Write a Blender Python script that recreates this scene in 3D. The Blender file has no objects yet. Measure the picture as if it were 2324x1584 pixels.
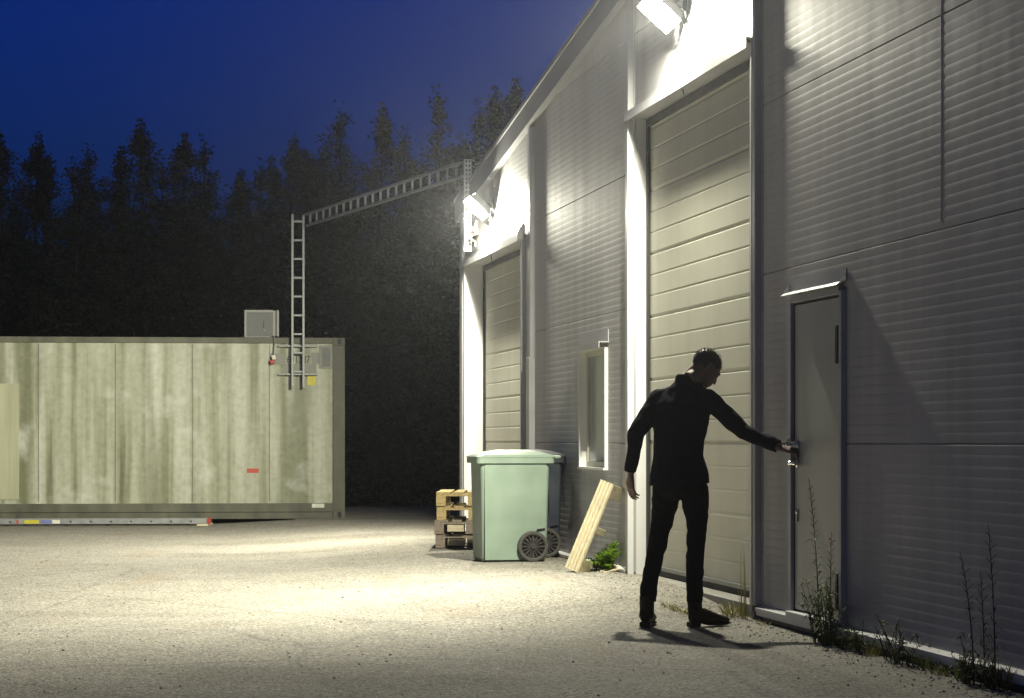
import bpy, bmesh, math, random
from mathutils import Vector, Matrix, noise

R = math.radians
rnd = random.Random(7)
S = bpy.context.scene
COL = S.collection
CAM_H = 1.2
FOC = 4900.0           # focal length in pixels of a 2324 px wide picture
A0 = 4.43              # the facade line crosses the camera plane 4.43 m to the right
TH = math.atan2(934.0, 4900.0)
CT, ST = math.cos(TH), math.sin(TH)

def FX(u, x=0.0, z=0.0):
    """facade coordinates (u along the wall, x into the building) to world"""
    return Vector((A0 + x * CT - u * ST, x * ST + u * CT, z))
def UX(X, Y):
    return (-(X - A0) * ST + Y * CT, (X - A0) * CT + Y * ST)
def sm(t):
    t = max(0.0, min(1.0, t)); return t * t * (3 - 2 * t)
def ground_z(X, Y):
    u, x = UX(X, Y)
    g = 0.10 * sm((x + 3.2) / 2.6) * sm((u - 14.4) / 2.6)
    return g + 0.012 * noise.noise(Vector((X * .35, Y * .35, 1.7))) * sm((u - 11) / 3)

# ------------------------------------------------------------------ materials
def nd(nt, t, x=0, y=0, **kw):
    n = nt.nodes.new(t); n.location = (x, y)
    for k, v in kw.items(): setattr(n, k, v)
    return n
def newmat(name):
    m = bpy.data.materials.new(name); m.use_nodes = True
    nt = m.node_tree; b = nt.nodes['Principled BSDF']
    return m, nt, b
def ramp(nt, fac, stops):
    r = nd(nt, 'ShaderNodeValToRGB')
    e = r.color_ramp.elements
    while len(e) < len(stops): e.new(0.5)
    for i, (p, c) in enumerate(stops):
        e[i].position = p; e[i].color = (c[0], c[1], c[2], 1) if len(c) == 3 else c
    nt.links.new(fac, r.inputs[0]); return r.outputs[0]
def tex(nt, kind, scale, vec=None, detail=4, sc=None, coord='Object', **kw):
    tc = nd(nt, 'ShaderNodeTexCoord')
    v = tc.outputs[coord]
    if sc:
        mp = nd(nt, 'ShaderNodeMapping'); mp.inputs['Scale'].default_value = sc
        nt.links.new(v, mp.inputs[0]); v = mp.outputs[0]
    t = nd(nt, kind, **kw); t.inputs['Scale'].default_value = scale
    if kind == 'ShaderNodeTexNoise': t.inputs['Detail'].default_value = detail
    nt.links.new(v, t.inputs['Vector']); return t
def mix(nt, fac, a, b, mode='MIX'):
    m = nd(nt, 'ShaderNodeMix', data_type='RGBA', blend_type=mode)
    for s, v in ((m.inputs[0], fac), (m.inputs[6], a), (m.inputs[7], b)):
        if hasattr(v, 'links'): nt.links.new(v, s)
        elif isinstance(v, (tuple, list)): s.default_value = (v[0], v[1], v[2], 1)
        else: s.default_value = v
    return m.outputs[2]
def mathn(nt, op, a, b=0.0):
    m = nd(nt, 'ShaderNodeMath', operation=op)
    for s, v in ((m.inputs[0], a), (m.inputs[1], b)):
        if hasattr(v, 'links'): nt.links.new(v, s)
        else: s.default_value = v
    return m.outputs[0]
def bump(nt, b, h, strength=.3, dist=.01):
    n = nd(nt, 'ShaderNodeBump'); n.inputs['Strength'].default_value = strength
    n.inputs['Distance'].default_value = dist
    nt.links.new(h, n.inputs['Height']); nt.links.new(n.outputs[0], b.inputs['Normal'])

def simple(name, col, rough=.5, metal=0.0, var=.25, scale=6.0, sc=None, bmp=0.0, bscale=60.0, rvar=.1):
    """one-colour surface with uneven tone, gloss and fine relief"""
    m, nt, b = newmat(name)
    t = tex(nt, 'ShaderNodeTexNoise', scale, detail=5, sc=sc)
    lo = tuple(c * (1 - var) for c in col); hi = tuple(min(1, c * (1 + var)) for c in col)
    nt.links.new(ramp(nt, t.outputs[0], [(.3, lo), (.7, hi)]), b.inputs['Base Color'])
    rr = ramp(nt, t.outputs[0], [(.3, (rough - rvar,) * 3), (.7, (rough + rvar,) * 3)])
    nt.links.new(rr, b.inputs['Roughness']); b.inputs['Metallic'].default_value = metal
    if bmp:
        t2 = tex(nt, 'ShaderNodeTexNoise', bscale, detail=6)
        bump(nt, b, t2.outputs[0], bmp, .006)
    return m

def cladding_mat(name, col, rough, streak=.86):
    m, nt, b = newmat(name)
    t1 = tex(nt, 'ShaderNodeTexNoise', 1.0, detail=6, sc=(3, 5, .35))
    t2 = tex(nt, 'ShaderNodeTexNoise', .7, detail=3)
    c1 = ramp(nt, t1.outputs[0], [(.32, tuple(c * streak for c in col)), (.62, col)])
    c2 = ramp(nt, t2.outputs[0], [(.3, (.86, .86, .86)), (.7, (1, 1, 1))])
    nt.links.new(mix(nt, 1.0, c1, c2, 'MULTIPLY'), b.inputs['Base Color'])
    nt.links.new(ramp(nt, t1.outputs[0], [(.3, (rough + .03,) * 3), (.7, (rough - .02,) * 3)]), b.inputs['Roughness'])
    b.inputs['Specular IOR Level'].default_value = .3
    t3 = tex(nt, 'ShaderNodeTexNoise', 3.0, detail=2)
    bump(nt, b, t3.outputs[0], .12, .02)
    return m

def wood_mat(name, col, dark, sc):
    m, nt, b = newmat(name)
    t = tex(nt, 'ShaderNodeTexNoise', 6.0, detail=8, sc=sc)
    t2 = tex(nt, 'ShaderNodeTexNoise', 3.0, detail=3)
    c = ramp(nt, t.outputs[0], [(.3, dark), (.52, col), (.75, tuple(min(1, x * 1.15) for x in col))])
    c2 = ramp(nt, t2.outputs[0], [(.3, (.75, .75, .75)), (.65, (1, 1, 1))])
    nt.links.new(mix(nt, 1.0, c, c2, 'MULTIPLY'), b.inputs['Base Color'])
    b.inputs['Roughness'].default_value = .75
    bump(nt, b, t.outputs[0], .4, .004)
    return m

def leaf_mat(name, a, bcol, trans=.25):
    m, nt, b = newmat(name)
    t = tex(nt, 'ShaderNodeTexNoise', 1.3, detail=4)
    g = nd(nt, 'ShaderNodeNewGeometry')
    f = mathn(nt, 'ADD', mathn(nt, 'MULTIPLY', t.outputs[0], .6), mathn(nt, 'MULTIPLY', g.outputs['Random Per Island'], .5))
    nt.links.new(ramp(nt, f, [(.3, a), (.75, bcol)]), b.inputs['Base Color'])
    b.inputs['Roughness'].default_value = .55
    b.inputs['Specular IOR Level'].default_value = .3
    tr = nd(nt, 'ShaderNodeBsdfTranslucent'); tr.inputs[0].default_value = (bcol[0], bcol[1], bcol[2] * .6, 1)
    ms = nd(nt, 'ShaderNodeMixShader'); ms.inputs[0].default_value = trans
    o = nt.nodes['Material Output']
    nt.links.new(b.outputs[0], ms.inputs[1]); nt.links.new(tr.outputs[0], ms.inputs[2]); nt.links.new(ms.outputs[0], o.inputs[0])
    return m

def asphalt_mat():
    m, nt, b = newmat('asphalt')
    vo = tex(nt, 'ShaderNodeTexVoronoi', 80.0, feature='F1')
    vo2 = tex(nt, 'ShaderNodeTexVoronoi', 150.0, feature='F1')
    fine = tex(nt, 'ShaderNodeTexNoise', 45.0, detail=8)
    mid = tex(nt, 'ShaderNodeTexNoise', 2.2, detail=6)
    big = tex(nt, 'ShaderNodeTexNoise', .28, detail=5)
    stain = tex(nt, 'ShaderNodeTexNoise', .55, detail=5, sc=(.45, 1.4, 1))
    sep = nd(nt, 'ShaderNodeSeparateColor'); nt.links.new(vo.outputs['Color'], sep.inputs[0])
    c = ramp(nt, sep.outputs[0], [(0, (.045, .042, .036)), (.17, (.19, .178, .15)), (.6, (.315, .298, .255)), (.92, (.41, .385, .33)), (1, (.56, .53, .46))])
    f = ramp(nt, fine.outputs[0], [(.3, (.55, .54, .52)), (.5, (1, 1, 1)), (.75, (1.0, 1.0, 1.0))])
    c = mix(nt, 1.0, c, f, 'MULTIPLY')
    c = mix(nt, 1.0, c, ramp(nt, mid.outputs[0], [(.3, (.82, .82, .82)), (.65, (1, 1, 1))]), 'MULTIPLY')
    c = mix(nt, 1.0, c, ramp(nt, big.outputs[0], [(.33, (.86, .855, .84)), (.6, (1, 1, 1))]), 'MULTIPLY')
    c = mix(nt, 1.0, c, ramp(nt, stain.outputs[0], [(.28, (.74, .73, .70)), (.42, (1, 1, 1))]), 'MULTIPLY')
    # rusty stain trail
    rust = tex(nt, 'ShaderNodeTexNoise', .9, detail=6, sc=(1.5, .5, 1))
    c = mix(nt, ramp(nt, rust.outputs[0], [(.60, (0, 0, 0)), (.72, (.4, .4, .4))]), c, (.20, .145, .08))
    # worn crack lines
    cr = tex(nt, 'ShaderNodeTexVoronoi', .33, feature='DISTANCE_TO_EDGE')
    wob = tex(nt, 'ShaderNodeTexNoise', 2.0, detail=5)
    va = nd(nt, 'ShaderNodeVectorMath', operation='MULTIPLY_ADD')
    va.inputs[1].default_value = (.35, .35, .0)
    nt.links.new(wob.outputs['Color'], va.inputs[0]); tc = nd(nt, 'ShaderNodeTexCoord'); nt.links.new(tc.outputs['Object'], va.inputs[2])
    nt.links.new(va.outputs[0], cr.inputs['Vector'])
    c = mix(nt, ramp(nt, cr.outputs['Distance'], [(.0, (.5, .5, .5)), (.005, (0, 0, 0))]), c, (.07, .065, .055))
    # sparkle painted into the colour: scattered near-white, smoother grains
    sep2 = nd(nt, 'ShaderNodeSeparateColor'); nt.links.new(vo2.outputs['Color'], sep2.inputs[0])
    gl = mathn(nt, 'GREATER_THAN', sep2.outputs[1], .993)
    c = mix(nt, gl, c, (.9, .9, .88))
    nt.links.new(c, b.inputs['Base Color'])
    nt.links.new(mathn(nt, 'SUBTRACT', .86, mathn(nt, 'MULTIPLY', gl, .66)), b.inputs['Roughness'])
    h = mathn(nt, 'ADD', mathn(nt, 'MULTIPLY', vo.outputs['Distance'], .9), mathn(nt, 'MULTIPLY', fine.outputs[0], 1.0))
    h = mathn(nt, 'ADD', h, mathn(nt, 'MULTIPLY', sep.outputs[1], .8))
    bump(nt, b, h, .5, .006)
    return m

def container_mat():
    m, nt, b = newmat('weathered_container_paint')
    s1 = tex(nt, 'ShaderNodeTexNoise', 1.0, detail=7, sc=(5.0, 1, .22))
    s2 = tex(nt, 'ShaderNodeTexNoise', 1.0, detail=4, sc=(1.6, 1, .12))
    s3 = tex(nt, 'ShaderNodeTexNoise', 1.2, detail=5)
    s4 = tex(nt, 'ShaderNodeTexNoise', 14.0, detail=6)
    c = ramp(nt, s1.outputs[0], [(.3, (.13, .14, .075)), (.43, (.30, .31, .215)), (.56, (.42, .43, .335)), (.72, (.52, .53, .45))])
    c = mix(nt, ramp(nt, s2.outputs[0], [(.54, (0, 0, 0)), (.63, (.8, .8, .8))]), c, (.15, .16, .085))
    c = mix(nt, ramp(nt, s3.outputs[0], [(.58, (0, 0, 0)), (.70, (.65, .65, .65))]), c, (.60, .61, .55))
    c = mix(nt, 1.0, c, ramp(nt, s4.outputs[0], [(.3, (.82, .82, .8)), (.6, (1, 1, 1))]), 'MULTIPLY')
    nt.links.new(c, b.inputs['Base Color'])
    b.inputs['Roughness'].default_value = .55
    bump(nt, b, s3.outputs[0], .15, .03)
    return m

M = {}
M['asphalt'] = asphalt_mat()
M['clad'] = cladding_mat('grey_cladding_paint', (.49, .485, .49), .62)
M['trim'] = simple('grey_flashing', (.40, .40, .41), .4, var=.1, scale=3, bmp=.05)
M['rooftrim'] = simple('grey_roof_flashing', (.20, .20, .215), .6, var=.15, scale=2, bmp=.05)
M['darktrim'] = simple('dark_flashing', (.10, .10, .11), .5, var=.15)
M['white'] = simple('white_sheet_metal', (.74, .74, .73), .45, var=.06, scale=2, sc=(1, 1, .4), bmp=.04)
M['gdoor'] = cladding_mat('cream_door_paint', (.55, .545, .46), .6, .94)
M['sdoor'] = simple('grey_steel_door', (.43, .43, .40), .36, var=.10, scale=2.0, sc=(1, 1, .3), bmp=.06, bscale=4)
M['rubber'] = simple('black_rubber', (.02, .02, .022), .7)
M['roofm'] = simple('roof_felt', (.08, .08, .09), .8, bmp=.3)
M['steel'] = simple('galvanised_steel', (.27, .28, .27), .5, metal=.3, var=.15, scale=12, bmp=.08)
M['chrome'] = simple('polished_steel', (.75, .74, .70), .2, metal=1.0, var=.05)
M['darksteel'] = simple('dark_steel', (.03, .03, .032), .45, metal=.3)
M['cont'] = container_mat()
M['contrail'] = simple('container_frame_paint', (.095, .095, .065), .6, var=.35, scale=5, sc=(1, 1, .5), bmp=.2)
M['contpatch'] = simple('grey_touch_up_paint', (.22, .225, .19), .6, var=.1)
M['yellowed'] = simple('yellowed_panel', (.37, .375, .25), .5, var=.2, scale=3, sc=(3, 1, .2))
M['ystick'] = simple('yellow_sticker', (.50, .44, .03), .5, var=.15, scale=20)
M['rstick'] = simple('red_sticker', (.42, .07, .04), .5, var=.15, scale=20)
M['wstick'] = simple('white_sticker', (.62, .61, .52), .5, var=.1, scale=20)
M['bstick'] = simple('blue_sticker', (.13, .16, .36), .5, var=.1, scale=20)
M['ink'] = simple('dark_lettering', (.06, .065, .06), .7, var=.2, scale=20)
M['cabinet'] = simple('cabinet_paint', (.11, .115, .105), .5, var=.12)
M['cabtrim'] = simple('cabinet_edge', (.26, .265, .235), .45, var=.1)
M['palletnew'] = wood_mat('fresh_pallet_wood', (.50, .38, .17), (.27, .19, .08), (9, .8, 9))
M['palletold'] = wood_mat('weathered_pallet_wood', (.27, .22, .17), (.13, .10, .08), (9, .8, 9))
M['pine'] = wood_mat('raw_pine', (.62, .56, .39), (.45, .38, .22), (14, 14, .9))
M['paleplank'] = wood_mat('pale_plank', (.62, .56, .38), (.45, .38, .22), (1.5, 9, 9))
M['bing'] = simple('green_plastic', (.19, .25, .20), .45, var=.10, scale=4, bmp=.04, bscale=30)
M['bind'] = simple('slate_plastic', (.022, .028, .04), .45, var=.15, scale=4, bmp=.04)
M['drum'] = simple('navy_plastic', (.03, .032, .075), .45, var=.15, scale=5)
M['tyre'] = simple('grey_rubber', (.05, .047, .042), .75, var=.3, scale=30)
M['hub'] = simple('hub_plastic', (.03, .028, .027), .5, var=.2, scale=20)
M['leaf_tree'] = leaf_mat('tree_leaf', (.008, .011, .004), (.040, .046, .013))
M['leaf_alt'] = leaf_mat('autumn_leaf', (.011, .011, .004), (.060, .050, .013))
M['bark'] = simple('bark', (.022, .019, .015), .9, var=.4, scale=10, bmp=.5)
M['leaf_weed'] = leaf_mat('weed_leaf', (.035, .055, .015), (.13, .17, .05))
M['leaf_fern'] = leaf_mat('bright_leaf', (.07, .13, .012), (.20, .33, .035), .35)
M['leaf_dry'] = leaf_mat('dry_grass', (.14, .14, .05), (.32, .30, .12), .2)
M['leaf_dark'] = leaf_mat('dark_leaf', (.022, .026, .014), (.07, .075, .035))
M['petal'] = leaf_mat('pink_petal', (.45, .14, .24), (.55, .22, .34))
M['skin'] = simple('skin', (.22, .135, .095), .55, var=.08, scale=30)
M['hair'] = simple('hair', (.07, .05, .032), .45, var=.3, scale=60)
M['shirt'] = simple('navy_shirt', (.008, .008, .020), .8, var=.25, scale=25, bmp=.3, bscale=400)
M['jeans'] = simple('black_denim', (.010, .010, .014), .85, var=.25, scale=25, bmp=.3, bscale=400)
for k_ in ('shirt', 'jeans'): M[k_].node_tree.nodes['Principled BSDF'].inputs['Specular IOR Level'].default_value = .08
M['boot'] = simple('tan_leather', (.028, .019, .010), .55, var=.25, scale=20, bmp=.2)
M['boot'].node_tree.nodes['Principled BSDF'].inputs['Specular IOR Level'].default_value = .12
M['sole'] = simple('dark_sole', (.02, .017, .014), .7)
M['plugr'] = simple('red_plug', (.35, .04, .03), .45)
M['lamphouse'] = simple('lamp_housing', (.16, .16, .165), .5, var=.1)
m, nt, b = newmat('window_glass')
b.inputs['Base Color'].default_value = (.21, .225, .225, 1); b.inputs['Roughness'].default_value = .18
b.inputs['Specular IOR Level'].default_value = .8
M['glass'] = m
M['blind'] = simple('window_blind', (.34, .35, .34), .6, var=.08, scale=2)
m, nt, b = newmat('lit_lamp_lens')
LAMP = (1.0, .965, .775)
b.inputs['Emission Color'].default_value = (*LAMP, 1); b.inputs['Emission Strength'].default_value = 6400.0
b.inputs['Base Color'].default_value = (.8, .8, .8, 1)
M['lens'] = m

# ------------------------------------------------------------------ mesh builder
class MB:
    def __init__(s): s.v = []; s.f = []
    def add(s, vs, fs):
        o = len(s.v); s.v += [tuple(v) for v in vs]; s.f += [tuple(i + o for i in f) for f in fs]
    def quad(s, *p): s.add(p, [tuple(range(len(p)))])
    def box(s, x0, x1, y0, y1, z0, z1, b=0.0):
        s.obox(Vector(((x0 + x1) / 2, (y0 + y1) / 2, (z0 + z1) / 2)), Vector((1, 0, 0)), Vector((0, 1, 0)), Vector((0, 0, 1)),
               abs(x1 - x0) / 2, abs(y1 - y0) / 2, abs(z1 - z0) / 2, b)
    def obox(s, c, ax, ay, az, hx, hy, hz, b=0.0):
        c = Vector(c); ax = Vector(ax); ay = Vector(ay); az = Vector(az)
        b = min(b, hx * .6, hy * .6, hz * .6)
        if b <= 0:
            vs = [c + ax * hx * i + ay * hy * j + az * hz * k for i in (-1, 1) for j in (-1, 1) for k in (-1, 1)]
            s.add(vs, [(0, 1, 3, 2), (4, 6, 7, 5), (0, 4, 5, 1), (2, 3, 7, 6), (0, 2, 6, 4), (1, 5, 7, 3)]); return
        bm = bmesh.new(); bmesh.ops.create_cube(bm, size=2)
        for v in bm.verts: v.co = Vector((v.co.x * hx, v.co.y * hy, v.co.z * hz))
        bmesh.ops.bevel(bm, geom=bm.edges[:], offset=b, segments=2, affect='EDGES', profile=.5)
        bm.verts.ensure_lookup_table(); bm.verts.index_update()
        s.add([c + ax * v.co.x + ay * v.co.y + az * v.co.z for v in bm.verts], [[v.index for v in f.verts] for f in bm.faces])
        bm.free()
    def tube(s, pts, r, n=8, cap=True):
        pts = [Vector(p) for p in pts]; rs = r if isinstance(r, (list, tuple)) else [r] * len(pts)
        s.loft([(p, a, a) for p, a in zip(pts, rs)], n, cap=cap)
    def loft(s, rings, n=16, ref=None, cap=True):
        """rings: (centre, radius along ref, radius across)"""
        P = [Vector(r[0]) for r in rings]; o = len(s.v)
        prev = None
        for i, rg in enumerate(rings):
            t = (P[min(i + 1, len(P) - 1)] - P[max(i - 1, 0)]).normalized()
            a = Vector(rg[3]) if len(rg) > 3 else (Vector(ref) if ref is not None else (prev if prev is not None else (Vector((1, 0, 0)) if abs(t.x) < .8 else Vector((0, 1, 0)))))
            a = (a - t * a.dot(t)).normalized(); bb = t.cross(a); prev = a
            for k in range(n):
                an = 2 * math.pi * k / n
                s.v.append(tuple(P[i] + a * rg[1] * math.cos(an) + bb * rg[2] * math.sin(an)))
        for i in range(len(rings) - 1):
            for k in range(n):
                k2 = (k + 1) % n
                s.f.append((o + i * n + k, o + i * n + k2, o + (i + 1) * n + k2, o + (i + 1) * n + k))
        if cap:
            s.f.append(tuple(o + k for k in range(n - 1, -1, -1)))
            s.f.append(tuple(o + (len(rings) - 1) * n + k for k in range(n)))
    def ball(s, c, rx, ry, rz, ax=(1, 0, 0), ay=(0, 1, 0), az=(0, 0, 1), nu=16, nv=10):
        c = Vector(c); ax = Vector(ax); ay = Vector(ay); az = Vector(az); o = len(s.v)
        s.v.append(tuple(c - az * rz))
        for j in range(1, nv):
            ph = -math.pi / 2 + math.pi * j / nv
            for k in range(nu):
                th = 2 * math.pi * k / nu
                s.v.append(tuple(c + ax * rx * math.cos(ph) * math.cos(th) + ay * ry * math.cos(ph) * math.sin(th) + az * rz * math.sin(ph)))
        s.v.append(tuple(c + az * rz)); top = len(s.v) - 1
        for k in range(nu):
            k2 = (k + 1) % nu
            s.f.append((o, o + 1 + k2, o + 1 + k)); s.f.append((top, top - nu + k, top - nu + k2))
            for j in range(nv - 2):
                a = o + 1 + j * nu
                s.f.append((a + k, a + k2, a + nu + k2, a + nu + k))
    def lathe(s, c, axis, prof, n=24):
        """prof: (distance along axis, radius)"""
        axis = Vector(axis).normalized(); a = axis.orthogonal().normalized(); bb = axis.cross(a); o = len(s.v); c = Vector(c)
        for d, r in prof:
            for k in range(n):
                an = 2 * math.pi * k / n
                s.v.append(tuple(c + axis * d + (a * math.cos(an) + bb * math.sin(an)) * max(r, 1e-4)))
        for i in range(len(prof) - 1):
            for k in range(n):
                k2 = (k + 1) % n
                s.f.append((o + i * n + k, o + i * n + k2, o + (i + 1) * n + k2, o + (i + 1) * n + k))
    def extrude(s, poly, axis0, axis1, axis2, o, d):
        """poly in the (axis0, axis1) plane from o, pushed d along axis2"""
        a0 = Vector(axis0); a1 = Vector(axis1); a2 = Vector(axis2); o = Vector(o); n = len(poly)
        vs = [o + a0 * p + a1 * q for p, q in poly] + [o + a0 * p + a1 * q + a2 * d for p, q in poly]
        fs = [tuple(range(n - 1, -1, -1)), tuple(range(n, 2 * n))] + [(i, (i + 1) % n, n + (i + 1) % n, n + i) for i in range(n)]
        s.add(vs, fs)
    def mesh(s, name, mat, smooth=False):
        me = bpy.data.meshes.new(name); me.from_pydata(s.v, [], s.f); me.materials.append(mat)
        if smooth: me.polygons.foreach_set('use_smooth', [True] * len(me.polygons))
        me.update(); return me
    def build(s, name, mat, parent=None, loc=None, smooth=False, fix=True, shift=None):
        if shift is not None:
            d = Vector(shift); s.v = [tuple(Vector(v) - d) for v in s.v]
        me = s.mesh(name, mat, smooth)
        if fix:
            bm = bmesh.new(); bm.from_mesh(me); bmesh.ops.recalc_face_normals(bm, faces=bm.faces[:]); bm.to_mesh(me); bm.free()
        return link(name, me, parent, loc)
def link(name, me, parent=None, loc=None):
    o = bpy.data.objects.new(name, me); COL.objects.link(o)
    if parent: o.parent = parent
    if loc is not None: o.location = loc
    return o
def tag(o, label, cat, group=None, kind=None):
    o['label'] = label; o['category'] = cat
    if group: o['group'] = group
    if kind: o['kind'] = kind
    return o
def thing(name, label, cat, loc, rz=0.0, group=None):
    o = bpy.data.objects.new(name, None); COL.objects.link(o); o.empty_display_size = .1
    o.location = loc; o.rotation_euler.z = rz
    return tag(o, label, cat, group)
def fthing(name, label, cat, u, x, z, group=None):
    return thing(name, label, cat, FX(u, x, z), TH, group)
def copy_tree(o, parent=None):
    c = o.copy(); COL.objects.link(c); c.parent = parent
    for ch in list(o.children): copy_tree(ch, c)
    return c

# ------------------------------------------------------------------ ground
def axis_steps(a, b, c, d, fine, coarse):
    out = []; x = a
    while x < b - 1e-6: out.append(x); x += coarse
    x = b
    while x < c - 1e-6: out.append(x); x += fine
    x = c
    while x <= d + 1e-6: out.append(x); x += coarse
    return out
xs = axis_steps(-120, -12, 8, 120, .25, 4); ys = axis_steps(-60, 6, 36, 140, .25, 4)
g = MB(); nx = len(xs)
g.v = [(x, y, ground_z(x, y) if (-12 <= x <= 8 and 6 <= y <= 36) else (0.0 if y < 33 else -.0)) for y in ys for x in xs]
g.f = [(j * nx + i, j * nx + i + 1, (j + 1) * nx + i + 1, (j + 1) * nx + i) for j in range(len(ys) - 1) for i in range(nx - 1)]
o = g.build('ground', M['asphalt'], smooth=True, fix=False); o['kind'] = 'structure'

# ------------------------------------------------------------------ warehouse
UB = 19.0
BLD = fthing('warehouse', 'grey ribbed metal warehouse with two roller doors along the yard', 'building', UB, 0, 0)
def B(u): return u - UB
ZJ = [0.06 + 1.13 * k for k in range(0, 7)]      # panel joints
P = 1.13 / 20
def roof_z(u): return 4.22 + .118 * (25.8 - u)
PROF = [(0.0, 0.0), (.03, .00035), (.35, .0008), (.66, .0011), (.84, .0008)]
def clad(mb, u0, u1, z0, z1, top=None, plain=False):
    """ribbed sheet between u0 and u1; top(u) cuts it along the roof line"""
    zs = []
    for k in range(-1, 140):
        zb = .06 + k * P
        joint = (k % 20 == 0)
        for t, d in PROF:
            z = zb + t * P
            off = d * (0.25 if plain else 1)
            if joint and t == 0.0: off = -.010
            zs.append((z, off))
    zs = [q for q in zs if z0 < q[0] < z1]
    zs = [(z0, 0.0)] + zs + [(z1, 0.0)]
    n = max(1, int((u1 - u0) / .5))
    us = [u0 + (u1 - u0) * i / n for i in range(n + 1)]
    o = len(mb.v)
    for z, off in zs:
        for u in us:
            zz = min(z, top(u)) if top else z
            mb.v.append((-off, B(u), zz))
    w = n + 1
    for j in range(len(zs) - 1):
        for i in range(n):
            q = (o + j * w + i, o + j * w + i + 1, o + (j + 1) * w + i + 1, o + (j + 1) * w + i)
            if top and zs[j][0] >= max(top(us[i]), top(us[i + 1])): continue
            mb.f.append(q)
G1 = (14.86, 18.24, 3.88); G2 = (22.95, 26.43, 3.32)
DR = (13.08, 14.02, 2.10); WN = (19.20, 20.20, .97, 2.02)
# near bay with the door
w = MB()
clad(w, 4.0, DR[0] - .03, .09, 7.0, roof_z); clad(w, DR[0] - .03, DR[1] + .03, DR[2] + .02, 7.0, roof_z); clad(w, DR[1] + .03, 14.74, .09, 7.0, roof_z)
w.build('wall', M['clad'], BLD, fix=False)
w = MB(); clad(w, 14.80, 18.30, G1[2] + .05, 7.0, roof_z); w.build('wall', M['clad'], BLD, fix=False)
w = MB()
clad(w, 18.32, WN[0], .13, 7.0, roof_z); clad(w, WN[0], WN[1], .13, WN[2]); clad(w, WN[0], WN[1], WN[3], 7.0, roof_z); clad(w, WN[1], 22.42, .13, 7.0, roof_z)
w.build('wall', M['clad'], BLD, fix=False)
w = MB(); clad(w, 22.53, 22.90, .13, 7.0, roof_z); clad(w, 22.90, 26.50, G2[2] + .05, 7.0, roof_z); clad(w, 26.50, 26.72, .13, 7, roof_z)
w.build('wall', M['clad'], BLD, fix=False)
# end wall, back and inner closing
w = MB(); w.box(.02, 12, B(26.74), B(26.80), .05, roof_z(26.8) - .02); w.build('wall', M['clad'], BLD)
w = MB(); w.box(.26, .40, B(4.0), B(26.72), .0, 4.0); w.build('inner_wall', M['darktrim'], BLD)
# roof
w = MB(); u0, u1 = 3.8, 26.95
w.add([(-.06, B(u0), roof_z(u0)), (12, B(u0), roof_z(u0)), (12, B(u1), roof_z(u1)), (-.06, B(u1), roof_z(u1)),
       (-.06, B(u0), roof_z(u0) + .04), (12, B(u0), roof_z(u0) + .04), (12, B(u1), roof_z(u1) + .04), (-.06, B(u1), roof_z(u1) + .04)],
      [(0, 1, 2, 3), (4, 7, 6, 5), (0, 4, 5, 1), (1, 5, 6, 2), (2, 6, 7, 3), (3, 7, 4, 0)])
w.build('roof', M['roofm'], BLD)
w = MB()
def slopebar(mb, x0, x1, ua, ub, zlo, zhi):
    vs = []
    for u in (ua, ub):
        for x in (x0, x1):
            for dz in (zlo, zhi): vs.append((x, B(u), roof_z(u) + dz))
    mb.add(vs, [(0, 1, 3, 2), (4, 6, 7, 5), (0, 4, 5, 1), (2, 3, 7, 6), (0, 2, 6, 4), (1, 5, 7, 3)])
slopebar(w, -.085, -.061, 3.8, 26.97, -.19, .06); slopebar(w, -.0605, -.012, 3.8, 26.97, -.19, -.172); slopebar(w, -.10, -.0855, 3.8, 26.97, .03, .075)
w.build('roof_trim', M['rooftrim'], BLD)
# upright joint covers
def cover(u0, u1, d, z0, zt, name='joint_cover', mat='trim', lip=True):
    c = MB(); c.box(-d, .012, B(u0), B(u1), z0, zt, .006)
    if lip: c.box(-.006, .010, B(u0 - .03), B(u0), z0, zt); c.box(-.006, .010, B(u1), B(u1 + .03), z0, zt)
    return c.build(name, M[mat], BLD)
cover(14.72, 14.80, .05, .10, roof_z(14.8) - .19)
cover(18.245, 18.33, .055, .12, roof_z(18.3) - .19)
c = cover(22.43, 22.55, .05, 2.05, roof_z(22.5) - .19)
cover(22.415, 22.565, .062, .13, 2.06, lip=False)
c = MB(); c.box(-.045, -.008, B(26.66), B(26.84), .12, roof_z(26.8) - .19, .005); c.box(-.008, .2, B(26.805), B(26.84), .12, roof_z(26.8) - .19); c.build('corner_trim', M['trim'], BLD)
c = MB(); c.box(-.0025, -.0005, B(11.577), B(11.5805), 2.36, 4.25); c.build('panel_seam', M['rooftrim'], BLD)
# base flashing strips
def base(u0, u1, z):
    c = MB()
    c.extrude([(-.055, z - .022), (-.055, z), (-.002, z + .014), (-.002, z - .05), (-.046, z - .05), (-.046, z - .022)], (1, 0, 0), (0, 0, 1), (0, 1, 0), (0, B(u0), 0), u1 - u0)
    c.build('base_flashing', M['white'], BLD)
base(4.0, 14.70, .09); base(18.36, 22.40, .13)
c = MB(); c.box(-.004, .1, B(4.0), B(14.72), -.06, .045); c.box(-.004, .1, B(18.33), B(22.42), -.06, .085); c.build('plinth', M['darktrim'], BLD)

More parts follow.
